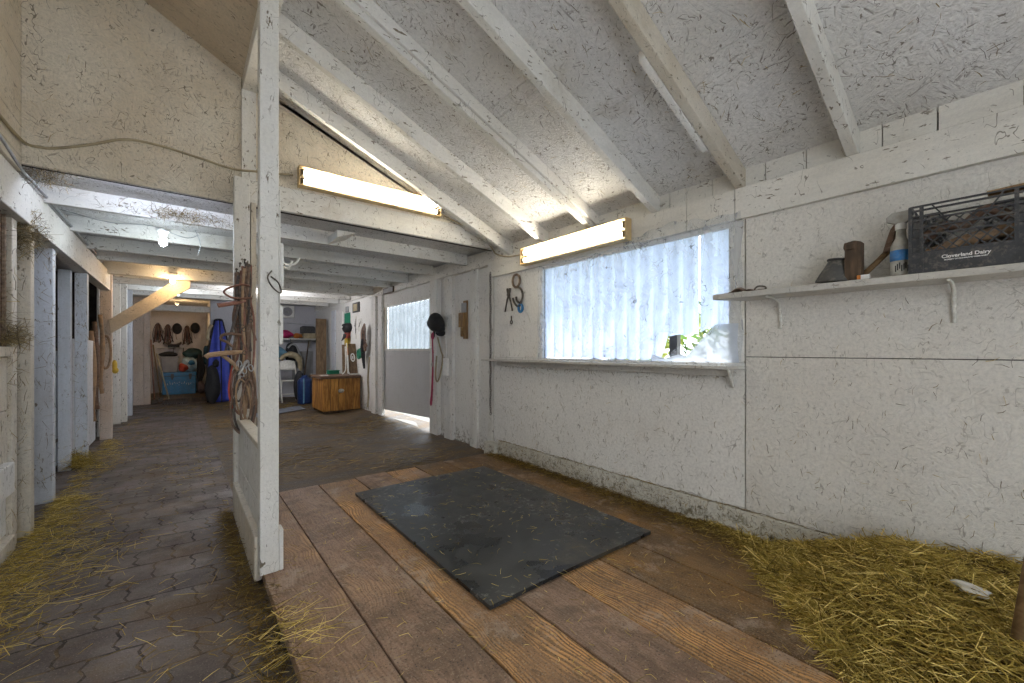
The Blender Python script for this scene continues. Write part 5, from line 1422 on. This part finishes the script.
MB().tube(smooth_path([(2.02, 11.3, 1.18), (2.10, 11.24, 1.27), (2.20, 11.24, 1.22), (2.26, 11.27, 1.02), (2.24, 11.30, 0.88)], 5), 0.022, 8, flat=.5).build('strap', M['grey_board'], MBp, smooth=True)
kb = thing('saddle_bag', 'khaki canvas coat draped over the folding chair', 'coat', (2.03, 11.1, 0.3))
MB().tube(smooth_path([(1.84, 11.12, 0.90), (1.92, 11.10, 1.00), (2.06, 11.10, 1.02), (2.20, 11.10, 0.95), (2.25, 11.12, 0.78), (2.24, 11.13, 0.62)], 5), [0.05] * 8 + [0.075] * 10 + [0.055] * 8, 12).build('collar', M['khaki'], kb, smooth=True)
lump((2.24, 11.12, 0.42), (0.09, 0.08, 0.30), 7, .12).build('sleeve', M['grey_bin'], kb, smooth=True)
cj = thing('water_can', 'dark blue plastic can standing left of the pine chest', 'can', (2.28, 10.2, -0.07))
MB().lathe([(0, -.07), (0.14, -.07), (0.15, -.05), (0.15, 0.42), (0.14, 0.46), (0.10, 0.50), (0.06, 0.52), (0.06, 0.56), (0, 0.56)], (2.16, 10.2, 0), 22).build('body', plain('navy_plastic', (0.012, 0.035, 0.13), 0.4, 0.2), cj, smooth=True)
m = MB(); m.box(2.095, 2.12, 10.03, 10.055, -0.05, 0.50); m.build('white_stripe', M['light_blue'], cj, bevel=0.003)
cj.location = (2.16, 10.2, -0.07)
for ch_ in cj.children: ch_.location = ch_.location + Vector((0.12, 0, 0))
m = MB(); m.ball((2.10, 10.45, 0.30), (0.12, 0.12, 0.36), 16, 10); tag(m.build('dark_sack', M['black'], smooth=True), 'black sack standing behind the blue can', 'sack')
m = MB(); m.grid(lambda u, v: (0.95 + 1.0 * u, 8.55 + 0.55 * u + 0.55 * v, -0.066 + 0.012 * math.sin(6 * u) * math.sin(4 * v) + 0.012 * u), 24, 12)
tag(m.build('floor_tarp', plain('blue_grey_tarp', (0.16, 0.18, 0.22), 0.5, 0.3, 8, dust=0.2), smooth=True, solid=0.004), 'blue grey tarp lying flat on the dirt left of the chest', 'tarp')

M['tack_leather'] = plain('dark_red_leather', (0.11, 0.035, 0.025), 0.5, 0.3)
# ------------------------------------------------------------------ tack room at the end of the aisle
m = MB(); m.box(-0.80, 0.52, 12.36, 14.3, -0.08, 0.0); struct(m.build('floor_tack', M['earth']))
m = MB(); m.box(-0.55, 0.52, 12.28, 12.36, -0.08, 0.012); struct(m.build('trim_5', M['brown_wood'], bevel=0.006))
tr = thing('tack_chest', 'bright blue tack trunk with faded white lettering in the tack room', 'trunk', (-0.04, 13.75, 0.0))
m = MB(); m.box(-0.385, 0.29, 13.6, 14.05, 0.0, 0.46); m.build('body', M['blue'], tr, bevel=0.015)
m = MB(); m.box(-0.392, 0.297, 13.592, 14.05, 0.462, 0.565); trl = m.build('lid', M['blue'], tr, bevel=0.012)
m = MB(); m.box(-0.394, 0.299, 13.590, 13.60, 0.455, 0.468); m.build('edge_strip', M['black_plastic'], tr)
for x in (-0.19, 0.17):
    m = MB(); m.box(x - .03, x + .03, 13.578, 13.592, 0.42, 0.52).box(x - .018, x + .018, 13.574, 13.592, 0.375, 0.42); m.build('latch', M['black_plastic'], trl, bevel=0.004)
m = MB()          # the white lettering is too worn to read: broken strokes only
RT = random.Random(4)
for k in range(11):
    x = -0.29 + k * 0.046
    if k in (4, 6): 
        m.box(x, x + .02, 13.5985, 13.5995, 0.275, 0.285); continue
    for q in range(3):
        a, b = RT.uniform(0, .026), RT.uniform(.25, .31)
        m.bar((x + a, 13.5985, b), (x + RT.uniform(0, .028), 13.5985, b + RT.uniform(.012, .03) * RT.choice((-1, 1))), 0.007, 0.001, (0, 1, 0))
m.build('lettering', M['white_print'], tr)
bn = thing('storage_bin', 'grey plastic bin standing on the blue trunk', 'bin', (-0.24, 13.8, 0.566))
m = MB(); m.hexa([(-0.385, 13.64, .566), (-0.10, 13.64, .566), (-0.10, 13.98, .566), (-0.385, 13.98, .566), (-0.42, 13.61, .94), (-0.065, 13.61, .94), (-0.065, 14.0, .94), (-0.42, 14.0, .94)])
m.build('tub', M['grey_bin'], bn, bevel=0.012)
m = MB(); m.box(-0.435, -0.05, 13.595, 14.01, 0.935, 0.965); m.build('rim', M['grey_bin'], bn, bevel=0.008)
tag(lump((-0.26, 13.8, 1.02), (0.18, 0.14, 0.065), 9, .15).build('dark_cloth', M['black'], smooth=True), 'dark cloth lying on top of the grey bin', 'cloth')
pb = thing('plastic_bag', 'stuffed white and blue plastic bag with red print on the trunk', 'bag', (0.13, 13.75, 0.566))
lump((0.15, 13.78, 0.76), (0.17, 0.14, 0.20), 11, .1).build('body', M['bag_white'], pb, smooth=True)
lump((0.03, 13.70, 0.68), (0.10, 0.10, 0.11), 12, .12).build('red_part', M['bag_red'], pb, smooth=True)
lump((0.20, 13.66, 0.80), (0.07, 0.05, 0.07), 13, .12).build('blue_patch', M['blue'], pb, smooth=True)
jk = thing('dark_jacket', 'dark teal jacket heaped over the bag and hanging beside it', 'jacket', (0.32, 13.7, 0.3))
lump((0.24, 13.85, 1.04), (0.20, 0.13, 0.14), 14, .15).build('back', M['teal'], jk, smooth=True)
lump((0.38, 13.52, 0.66), (0.085, 0.09, 0.38), 15, .16).build('sleeve', M['black'], jk, smooth=True)
tag(lump((0.39, 13.40, 0.17), (0.085, 0.09, 0.16), 16, .12).build('brown_sack', plain('dull_brown_sack', (0.13, 0.09, 0.085), 0.8, 0.3), smooth=True), 'dull brown sack on the floor right of the trunk', 'sack')
wr = thing('wire_shelf', 'white wire rack on the end wall of the tack room', 'rack', (-0.08, 14.2, 1.17))
m = MB()
for q in range(5): m.tube([(-0.50, 14.28 - .05 * q, 1.19), (0.33, 14.28 - .05 * q, 1.19)], 0.006, 6)
for q in range(9): m.tube([(-0.48 + .1 * q, 14.28, 1.185), (-0.48 + .1 * q, 14.07, 1.185)], 0.004, 6)
m.build('grid', M['white_metal'], wr)
for x in (-0.17, 0.03):
    MB().tube(smooth_path([(x, 14.08, 1.19), (x, 14.06, 1.10), (x - .02, 14.06, 1.04)], 4), 0.008, 6).build('hook', M['iron'], wr, smooth=True)
for x, z, lab in ((-0.10, 1.70, 'round black riding helmet on the end wall between two bridles'), (0.285, 1.73, 'round black riding helmet rightmost on the end wall')):
    h = thing('riding_helmet', lab, 'helmet', (x, 14.2, z - .13))
    MB().ball((x, 14.29, z), (0.098, 0.15, 0.13), 20, 9, Matrix.Rotation(math.radians(90), 3, 'X') @ Matrix.Scale(1, 3), z0=-0.05).build('shell', M['black'], h, smooth=True)
    MB().tube([(x + .1 * math.cos(a), 14.285, z + .15 * math.sin(a) * .95) for a in [2 * PI * k / 24 for k in range(24)]], 0.008, 6, closed=True, up=(0, 1, 0)).build('rim', M['leather'], h, smooth=True)
    MB().tube(smooth_path([(x - .03, 14.25, z - .11), (x - .02, 14.24, z - .22), (x, 14.24, z - .30)], 4), 0.007, 6, flat=.5).build('chin_strap', M['leather'], h, smooth=True)
for k, (x, zt, lab) in enumerate(((-0.49, 1.84, 'bridle hung leftmost on the tack room end wall'), (-0.29, 1.81, 'bridle hung left of the first black helmet'), (0.11, 1.79, 'bridle hung between the two black helmets'))):
    b = thing('bridle', lab, 'bridle', (x, 14.2, 1.24), 'bridles on the tack room end wall')
    for q, (dx, dz) in enumerate(((.035, .20), (.055, .42), (.085, .50))):
        MB().tube([(x + dx * math.sin(a) * (1.15 - .35 * math.cos(a)), 14.27 - .012 * q, zt - dz / 2 + dz / 2 * math.cos(a)) for a in [2 * PI * w / 22 for w in range(22)]], 0.014, 6, closed=True, up=(0, 1, 0), flat=.5).build('strap', M[('leather_dark', 'leather_red', 'leather_dark')[q]], b, smooth=True)
    for q in range(6):
        u = (q - 2.5) / 2.5
        MB().tube(smooth_path([(x + .012 * u, 14.265, zt - .02), (x + .05 * u, 14.25, zt - .24), (x + (.09 + .02 * (q % 2)) * u, 14.25, zt - .53 + .03 * (q % 3))], 4), 0.012, 6, flat=.5).build('strap', M[('leather_dark', 'tack_leather', 'black')[q % 3]], b, smooth=True)
    MB().tube([(x - .06, 14.26, zt - .30), (x + .06, 14.26, zt - .30)], 0.012, 6).build('noseband', M['leather_red'], b, smooth=True)
sd = thing('small_saddle', 'dark saddle resting on the white wire rack', 'saddle', (-0.17, 14.15, 1.2))
m = MB(); m.grid(lambda u, v: (-0.33 + .32 * u, 14.08 + .16 * v, 1.235 + .07 * (2 * u - 1) ** 2 + .045 - .05 * (2 * v - 1) ** 2), 14, 8); m.build('seat', M['leather_dark'], sd, smooth=True, solid=0.02)
m = MB(); m.grid(lambda u, v: (-0.29 + .24 * u, 14.065 - .012 * math.sin(PI * u), 1.20 + .07 * v), 10, 4); m.build('flap', M['black'], sd, smooth=True, solid=0.012)
# brooms and forks by the tack room door
GBm = 'long-handled tools leaning at the tack room door'
for k, (p0, p1, mt, lab) in enumerate((((-0.475, 12.20, -0.075), (-0.535, 12.12, 1.36), 'leather_red', 'reddish handled tool leaning leftmost at the tack room door'),
                                       ((-0.36, 12.10, -0.03), (-0.50, 12.16, 1.25), 'handle_wood', 'pale handled tool leaning second from the door post'))):
    t = thing('long_handle_tool', lab, 'tool', p0, GBm)
    MB().tube([p0, p1], 0.014, 8).build('handle', M[mt], t, smooth=True)
    m = MB(); m.box(p0[0] - .05, p0[0] + .05, p0[1] - .02, p0[1] + .02, p0[2], p0[2] + .10); m.build('socket', M['iron'], t, bevel=0.01)
br = thing('stable_broom', 'wide stable broom with pale handle and dark bristles at the tack room door', 'broom', (-0.15, 11.9, -0.08), GBm)
MB().tube([(-0.22, 11.93, 0.02), (-0.44, 12.17, 1.05)], 0.015, 8).build('handle', M['khaki'], br, smooth=True)
m = MB(); m.box(-0.33, 0.10, 11.88, 11.95, 0.0, 0.045); m.build('head', M['brown_wood'], br, bevel=0.008)
m = MB()
for q in range(70):
    x = -0.325 + .42 * (q % 35) / 34; y = 11.895 + .03 * (q // 35)
    m.bar((x, y, 0.005), (x + RT.uniform(-.02, .02), y + RT.uniform(-.03, .01), -0.078), 0.008, 0.008, (0, 1, 0))
m.build('bristles', M['leather_dark'], br)
# blue blanket in its cover leaning on the end wall of the back room
bt = thing('horse_blanket', 'royal blue horse blanket hung with black trim on the far wall corner', 'blanket', (0.66, 11.7, -0.08))
def blanket(u, v):
    z = -0.06 + 1.88 * v
    w = 0.21 * (1 - max(0, (v - .45) / .55) ** 1.6 * 0.72)
    x = 0.66 + 0.02 * (1 - v) + (u - .5) * 2 * w
    return (x, 11.70 - 0.10 * math.cos((u - .5) * PI) - 0.025 * math.sin(14 * u + 2 * v) * (1 - .6 * v), z)
MB().grid(blanket, 30, 24).build('cover', M['tarp'], bt, smooth=True, solid=0.02)
MB().tube([Vector(blanket(u, v)) for u, v in [(0, q / 12) for q in range(13)] + [(q / 8, 1) for q in range(1, 9)] + [(1, 1 - q / 12) for q in range(1, 13)]], 0.030, 8).build('trim_band', M['black'], bt, smooth=True)
MB().tube([Vector(blanket(.58, v / 14)) + Vector((0, -.02, 0)) for v in range(15)], 0.012, 6).build('seam', M['black'], bt, smooth=True)
bk = thing('black_bag', 'black bin bag slumped against the blue horse blanket', 'bag', (0.53, 11.5, -0.08))
lump((0.545, 11.44, 0.36), (0.14, 0.12, 0.43), 21, .13).build('body', M['black'], bk, smooth=True)
lump((0.60, 11.44, 0.83), (0.06, 0.06, 0.09), 22, .1).build('neck', M['black'], bk, smooth=True)
MB().tube(smooth_path([(0.47, 11.62, 1.35), (0.455, 11.62, 1.46), (0.475, 11.64, 1.58), (0.53, 11.66, 1.70)], 4), 0.035, 8).build('strap', M['khaki'], bt, smooth=True)
# far left corner: dark teal coat between jacket and blanket
tag(lump((0.47, 12.0, 1.02), (0.09, 0.07, 0.22), 23, .14).build('teal_coat', M['teal'], smooth=True), 'dark teal coat hanging left of the blue blanket', 'coat')

# ------------------------------------------------------------------ hay
def strands(name, P, D, L, W, tone, mat, sag=0.25, seed=0):
    """many thin three-sided hay stalks in one mesh"""
    n = len(P); rs = np.random.RandomState(seed)
    D = D / np.linalg.norm(D, axis=1, keepdims=True)
    up = np.tile(np.array([[0.0, 0.0, 1.0]]), (n, 1)); flat = np.abs(D[:, 2]) > 0.9; up[flat] = (1, 0, 0)
    S = np.cross(D, up); S /= np.linalg.norm(S, axis=1, keepdims=True); U = np.cross(S, D)
    bend = (S * rs.normal(0, 1, (n, 1)) * 0.12 + U * rs.normal(0.0, 0.5, (n, 1)) * sag * 0.3) * L[:, None]
    V = np.zeros((n, 9, 3))
    for r, (t, k) in enumerate(((-.5, 0.0), (0.02, 1.0), (.5, 0.0))):
        c = P + D * (L * t)[:, None] + bend * k
        w = W * (1.0, 0.9, 0.35)[r]
        for q in range(3):
            a = 2 * PI * q / 3
            V[:, r * 3 + q] = c + S * (w * math.cos(a))[:, None] + U * (w * math.sin(a))[:, None]
    base = np.arange(n)[:, None, None] * 9
    f = []
    for r in (0, 1):
        for q in range(3):
            f.append([r * 3 + q, r * 3 + (q + 1) % 3, r * 3 + 3 + (q + 1) % 3, r * 3 + 3 + q])
    F = (np.array(f)[None] + base).reshape(-1, 4)
    me = bpy.data.meshes.new(name)
    me.vertices.add(n * 9); me.vertices.foreach_set('co', V.reshape(-1))
    me.loops.add(F.size); me.loops.foreach_set('vertex_index', F.reshape(-1).astype(np.int32))
    me.polygons.add(len(F)); me.polygons.foreach_set('loop_start', (np.arange(len(F)) * 4).astype(np.int32))
    me.update(calc_edges=True)
    at = me.attributes.new('tone', 'FLOAT', 'POINT'); at.data.foreach_set('value', np.repeat(tone, 9).astype(np.float32))
    me.materials.append(M[mat])
    o = bpy.data.objects.new(name, me); COL.objects.link(o)
    return o


RS = np.random.RandomState(42)
PE = [(1.60, 2.70), (1.19, 2.67), (1.02, 2.52), (0.80, 2.28), (0.63, 2.10), (0.48, 1.93), (0.37, 1.84), (0.20, 1.76), (0.0, 1.71), (-0.5, 1.68), (-1.1, 1.9)]
def xe(y):
    ys_ = np.array([p[0] for p in PE][::-1]); xs_ = np.array([p[1] for p in PE][::-1])
    return np.interp(y, ys_, xs_)
def heap(x, y):
    d = (x - xe(y)) / 0.55
    s = np.clip(d, 0, 1) ** 0.75
    top = 0.215 * np.clip((0.98 - y) / 0.60, 0.0, 1) + 0.02
    lumps = 1 + 0.16 * np.sin(7 * x + 3 * y) * np.sin(6 * y - 2 * x) + 0.10 * np.sin(17 * x - 9 * y)
    return top * s * lumps
def hm_(u, v):
    y = -1.0 + 2.5 * v; x0 = float(xe(y)) + 0.03; x = x0 + (2.695 - x0) * u
    return (x, y, max(0.001, float(heap(np.array(x), np.array(y))) - 0.012))
mm = MB(); mm.grid(hm_, 40, 70)
ho = mm.build('hay_heap', M['chaff'], smooth=True); stuff(ho, 'heap of loose yellow hay in the corner along the right wall', 'hay')
n = 12500
y = RS.uniform(-0.45, 1.35, n); y = np.where(RS.rand(n) < 0.72, RS.uniform(-0.25, 0.9, n), y)
u = RS.beta(1.0, 1.0, n) * 1.08 - 0.06
x = xe(y) + (2.68 - xe(y)) * u
z = np.clip(heap(x, y), 0, 1) + np.abs(RS.normal(0.0, 0.010, n)) - 0.004
a = RS.uniform(0, 2 * PI, n)
D = np.stack([np.cos(a), np.sin(a), RS.normal(0, 0.34, n)], 1)
L = RS.uniform(0.05, 0.20, n)
near = (x + L / 2 > 2.66); L[near] = np.minimum(L[near], 0.07); x = np.minimum(x, 2.655)
z = np.maximum(z, 0.004 + np.abs(D[:, 2]) * L * 0.35)
stuff(strands('loose_hay', np.stack([x, y, z], 1), D, L, RS.uniform(0.0011, 0.0026, n), RS.beta(1.3, 1.3, n), 'hay', 0.5, 1), 'loose yellow hay stalks covering the heap along the right wall', 'hay')

def scatter(n, pts, rng_xy, zf, tone, L, W, tilt=0.06, seed=0, drift=None):
    pass
def flat_hay(name, X, Y, Z, tone, label, mat='hay', Lr=(0.04, 0.16), Wr=(0.0008, 0.0016), tilt=0.08, seed=0, dirn=None):
    n = len(X); r = np.random.RandomState(seed + 100)
    a = r.uniform(0, 2 * PI, n) if dirn is None else r.normal(dirn[0], dirn[1], n)
    D = np.stack([np.cos(a), np.sin(a), r.normal(0, tilt, n)], 1)
    L = r.uniform(*Lr, n)
    Z = Z + np.abs(D[:, 2]) * L * 0.45 + 0.0015
    stuff(strands(name, np.stack([X, Y, Z], 1), D, L, r.uniform(*Wr, n), tone, mat, 0.3, seed), label, 'hay')
n = 1500
y = RS.uniform(-0.3, 1.5, n); x = xe(y) + 0.03 - np.abs(RS.normal(0, .075, n))
flat_hay('hay_fringe', np.minimum(x, 2.62), y, np.full(n, 0.001), RS.beta(1.3, 1.3, n), 'loose hay fringe spilling from the heap over the dark planks', seed=14, tilt=0.08, Lr=(0.03, 0.14), Wr=(0.0009, 0.002))
# drift at the foot of the left posts
n = 2500
Y = RS.uniform(2.3, 7.6, n); Y = np.where(RS.rand(n) < .6, RS.uniform(2.5, 4.9, n), Y)
wid = 0.09 + 0.20 * np.exp(-((Y - 3.4) / 1.0) ** 2) + 0.14 * np.exp(-((Y - 6.4) / .6) ** 2)
X = -0.78 + np.abs(RS.normal(0, 1, n)) * wid * 0.75
flat_hay('hay_drift', X, Y, -0.078 + np.abs(RS.normal(0, .02, n)) * np.exp(-(X + .78) / .2), RS.beta(1.6, 1.6, n), 'drift of yellow hay along the foot of the left posts', seed=3, tilt=0.15)
n = 900
flat_hay('hay_tuft', -0.83 + RS.normal(0, .05, n), 6.12 + RS.normal(0, .09, n), -0.07 + np.abs(RS.normal(0, .05, n)), RS.beta(1.3, 2.2, n), 'tuft of greenish hay at the foot of the pale blue post', seed=4, tilt=0.5)
# strip between pavers and plank floor
n = 1700
Y = RS.uniform(0.9, 3.7, n); X = 0.275 + RS.normal(0, 0.035, n) - 0.06 * np.abs(RS.normal(0, 1, n)) * (RS.rand(n) < .3)
Z = np.where(X > 0.318, 0.001, -0.078 + np.abs(RS.normal(0, .018, n)))
X = np.where((Y > 2.42) & (X > 0.28), 0.27 - np.abs(RS.normal(0, .03, n)), X)
flat_hay('hay_edge', X, Y, Z, RS.beta(1.2, 1.9, n), 'trodden hay along the edge of the plank floor', 'hay_brown', seed=5, tilt=0.2, Lr=(0.03, 0.12))
n = 110
Y = 1.85 + RS.normal(0, .10, n); X = 0.36 + RS.normal(0, .09, n)
flat_hay('hay_wad', X, Y, np.where(X > .318, 0.002, -0.06) + np.abs(RS.normal(0, .01, n)), RS.beta(2.2, 1.2, n), 'wad of pale hay lying over the plank floor edge', seed=6, tilt=0.2, dirn=(0.15, 0.5))
# along the kickboard
n = 3600
Y = RS.uniform(0.9, 3.65, n); X = 2.655 - np.abs(RS.normal(0, 1, n)) * (0.06 + 0.05 * np.clip(2.6 - Y, 0, 1.5))
flat_hay('hay_litter', X, Y, 0.001 + np.abs(RS.normal(0, .012, n)) * np.exp(-(2.66 - X) / .08), RS.beta(1.1, 2.0, n), 'brown trodden hay along the splashed kickboard', 'hay_brown', seed=7, tilt=0.2, Lr=(0.02, 0.10))
# sparse stalks over pavers, planks and the earth floor
n = 1500
Y = RS.uniform(0.6, 11.5, n) ; X = RS.uniform(-0.75, 0.28, n)
keep = np.sin(3.1 * X + 1.3 * Y) + 0.8 * np.sin(5.3 * X - 2.1 * Y) + RS.normal(0, .5, n) > 0.15
flat_hay('hay_scatter', X[keep], Y[keep], np.full(keep.sum(), -0.079), RS.beta(1.5, 1.3, keep.sum()), 'scattered hay stalks on the paved aisle', seed=8, tilt=0.03, Lr=(0.03, 0.16))
n = 700
Y = RS.uniform(0.35, 3.6, n); X = RS.uniform(0.33, 2.35, n)
onm = (X > 1.02) & (X < 2.28) & (Y > 1.44) & (Y < 3.30)
Z = np.where(onm, 0.0265, 0.001)
flat_hay('hay_specks', X, Y, Z, RS.beta(1.6, 1.3, n), 'stray hay stalks on the plank floor and the mat', seed=9, tilt=0.02, Lr=(0.012, 0.06), Wr=(0.0007, 0.0013))
n = 3800
Y = RS.uniform(3.8, 11.6, n); X = RS.uniform(0.4, 2.7, n)
keep = np.sin(2.3 * X + 2.3 * Y) + 0.8 * np.sin(4.1 * X - 3.1 * Y) + RS.normal(0, .6, n) > 0.3
hz = -0.066 + 0.05 * np.clip((X - 2.3) / .6, 0, 1)
flat_hay('hay_floor', X[keep], Y[keep], hz[keep], RS.beta(1.3, 1.6, keep.sum()), 'hay strewn over the dark earth floor of the back room', 'hay_brown', seed=10, tilt=0.03, Lr=(0.05, 0.22), dirn=(0.2, 0.7), Wr=(0.0012, 0.0024))
# wisps stuck to paint
def wisps():
    P, D, L = [], [], []
    r = np.random.RandomState(77)
    def add(p, d, l): P.append(p); D.append(d); L.append(l)
    for _ in range(1500):      # kickboard
        y_ = r.uniform(-0.2, 3.6); add((2.660, y_, r.beta(1.2, 1.3) * 0.15 + .004), (0, r.normal(0, .7), r.normal(0, .8) + .01), r.uniform(.01, .045))
    for _ in range(420):       # caught on top of the kickboard
        y_ = r.uniform(-0.2, 3.6); add((2.68, y_, 0.156), (r.normal(0, .15), 1, r.normal(0, .1)), r.uniform(.03, .11))
    for _ in range(750):       # wall
        y_ = r.uniform(-0.1, 3.6); z_ = 0.17 + r.beta(0.9, 2.0) * 1.6
        if 1.1 < y_ < 3.0 and z_ > 0.98: continue
        add((2.696, y_, z_), (0, r.normal(0, .5), r.normal(0, 1) + .01), r.uniform(.012, .05))
    for _ in range(700):       # roof panels
        x_, y_ = r.uniform(0.6, 2.65), r.uniform(0.02, 3.4); a_ = r.uniform(0, 2 * PI)
        add((x_, y_, zr(x_) - .004), (math.cos(a_), math.sin(a_), -.42 * math.cos(a_)), r.uniform(.015, .08))
    for _ in range(220):       # gable
        x_, z_ = r.uniform(-0.7, 2.5), r.uniform(2.27, 3.1); add((x_, 3.715, z_), (r.normal(0, 1), 0, r.normal(0, 1)), r.uniform(.02, .09))
    for _ in range(420):       # left posts and stall front
        y_ = r.choice([3.9, 4.1, 4.84, 6.19, 7.8]); add((r.uniform(-0.88, -0.78), {3.9: 3.853, 4.1: 4.052, 4.84: 4.832, 6.19: 6.182, 7.8: 7.79}[y_], r.uniform(0, 1.9)), (r.normal(0, .6), 0, r.normal(0, 1) + .01), r.uniform(.02, .10))
    for _ in range(500):       # nest on top of the narrow cream post and at the beam corner
        add((-0.80 + r.normal(0, .045), 4.04 + r.normal(0, .03), 1.88 + r.normal(0, .07)), r.normal(0, 1, 3), r.uniform(.04, .14))
    for _ in range(260):
        add((-0.80 + r.normal(0, .03), 3.80 + r.normal(0, .06), 1.17 + abs(r.normal(0, .06))), r.normal(0, 1, 3), r.uniform(.05, .16))
    for _ in range(260):
        add((-0.66 + r.normal(0, .06), 3.80 + r.normal(0, .04), 2.22 + r.normal(0, .05)), r.normal(0, 1, 3), r.uniform(.03, .10))
    for _ in range(420):       # cobwebby hay over the first joist
        add((0.02 + r.normal(0, .18), 4.31, 2.22 + r.normal(0, .03)), (r.normal(0, 1), r.normal(0, .2), r.normal(0, 1)), r.uniform(.02, .07))
    for _ in range(420):       # ledge strip under the window shelf
        add((2.672, r.uniform(1.15, 3.6), 0.985 + r.normal(0, .03)), (r.normal(0, .2), r.normal(0, .7), r.normal(0, .8)), r.uniform(.015, .05))
    P, D, L = np.array(P), np.array(D), np.array(L)
    o = strands('hay_wisps', P, D, L, r.uniform(.0006, .0017, len(P)), r.beta(1.2, 1.8, len(P)), 'wisp', .6, 12)
    stuff(o, 'wisps of hay and cobweb stuck to walls, roof and posts', 'hay')
wisps()
m = lump((2.30, 0.135, float(heap(np.array(2.30), np.array(.135))) + .018), (0.030, 0.048, 0.018), 31, 0.32)
tag(m.build('paper_scrap', M['paper'], smooth=True), 'small crumpled white paper scrap on the hay heap', 'paper')
m = MB(); m.bar((2.10, 0.052, 0.02), (2.10, -0.03, 0.80), 0.03, 0.022, (1, 0, 0))
tag(m.build('fork_pole', M['handle_wood'], smooth=True), 'wooden tool handle at the lower right corner by the hay', 'handle')
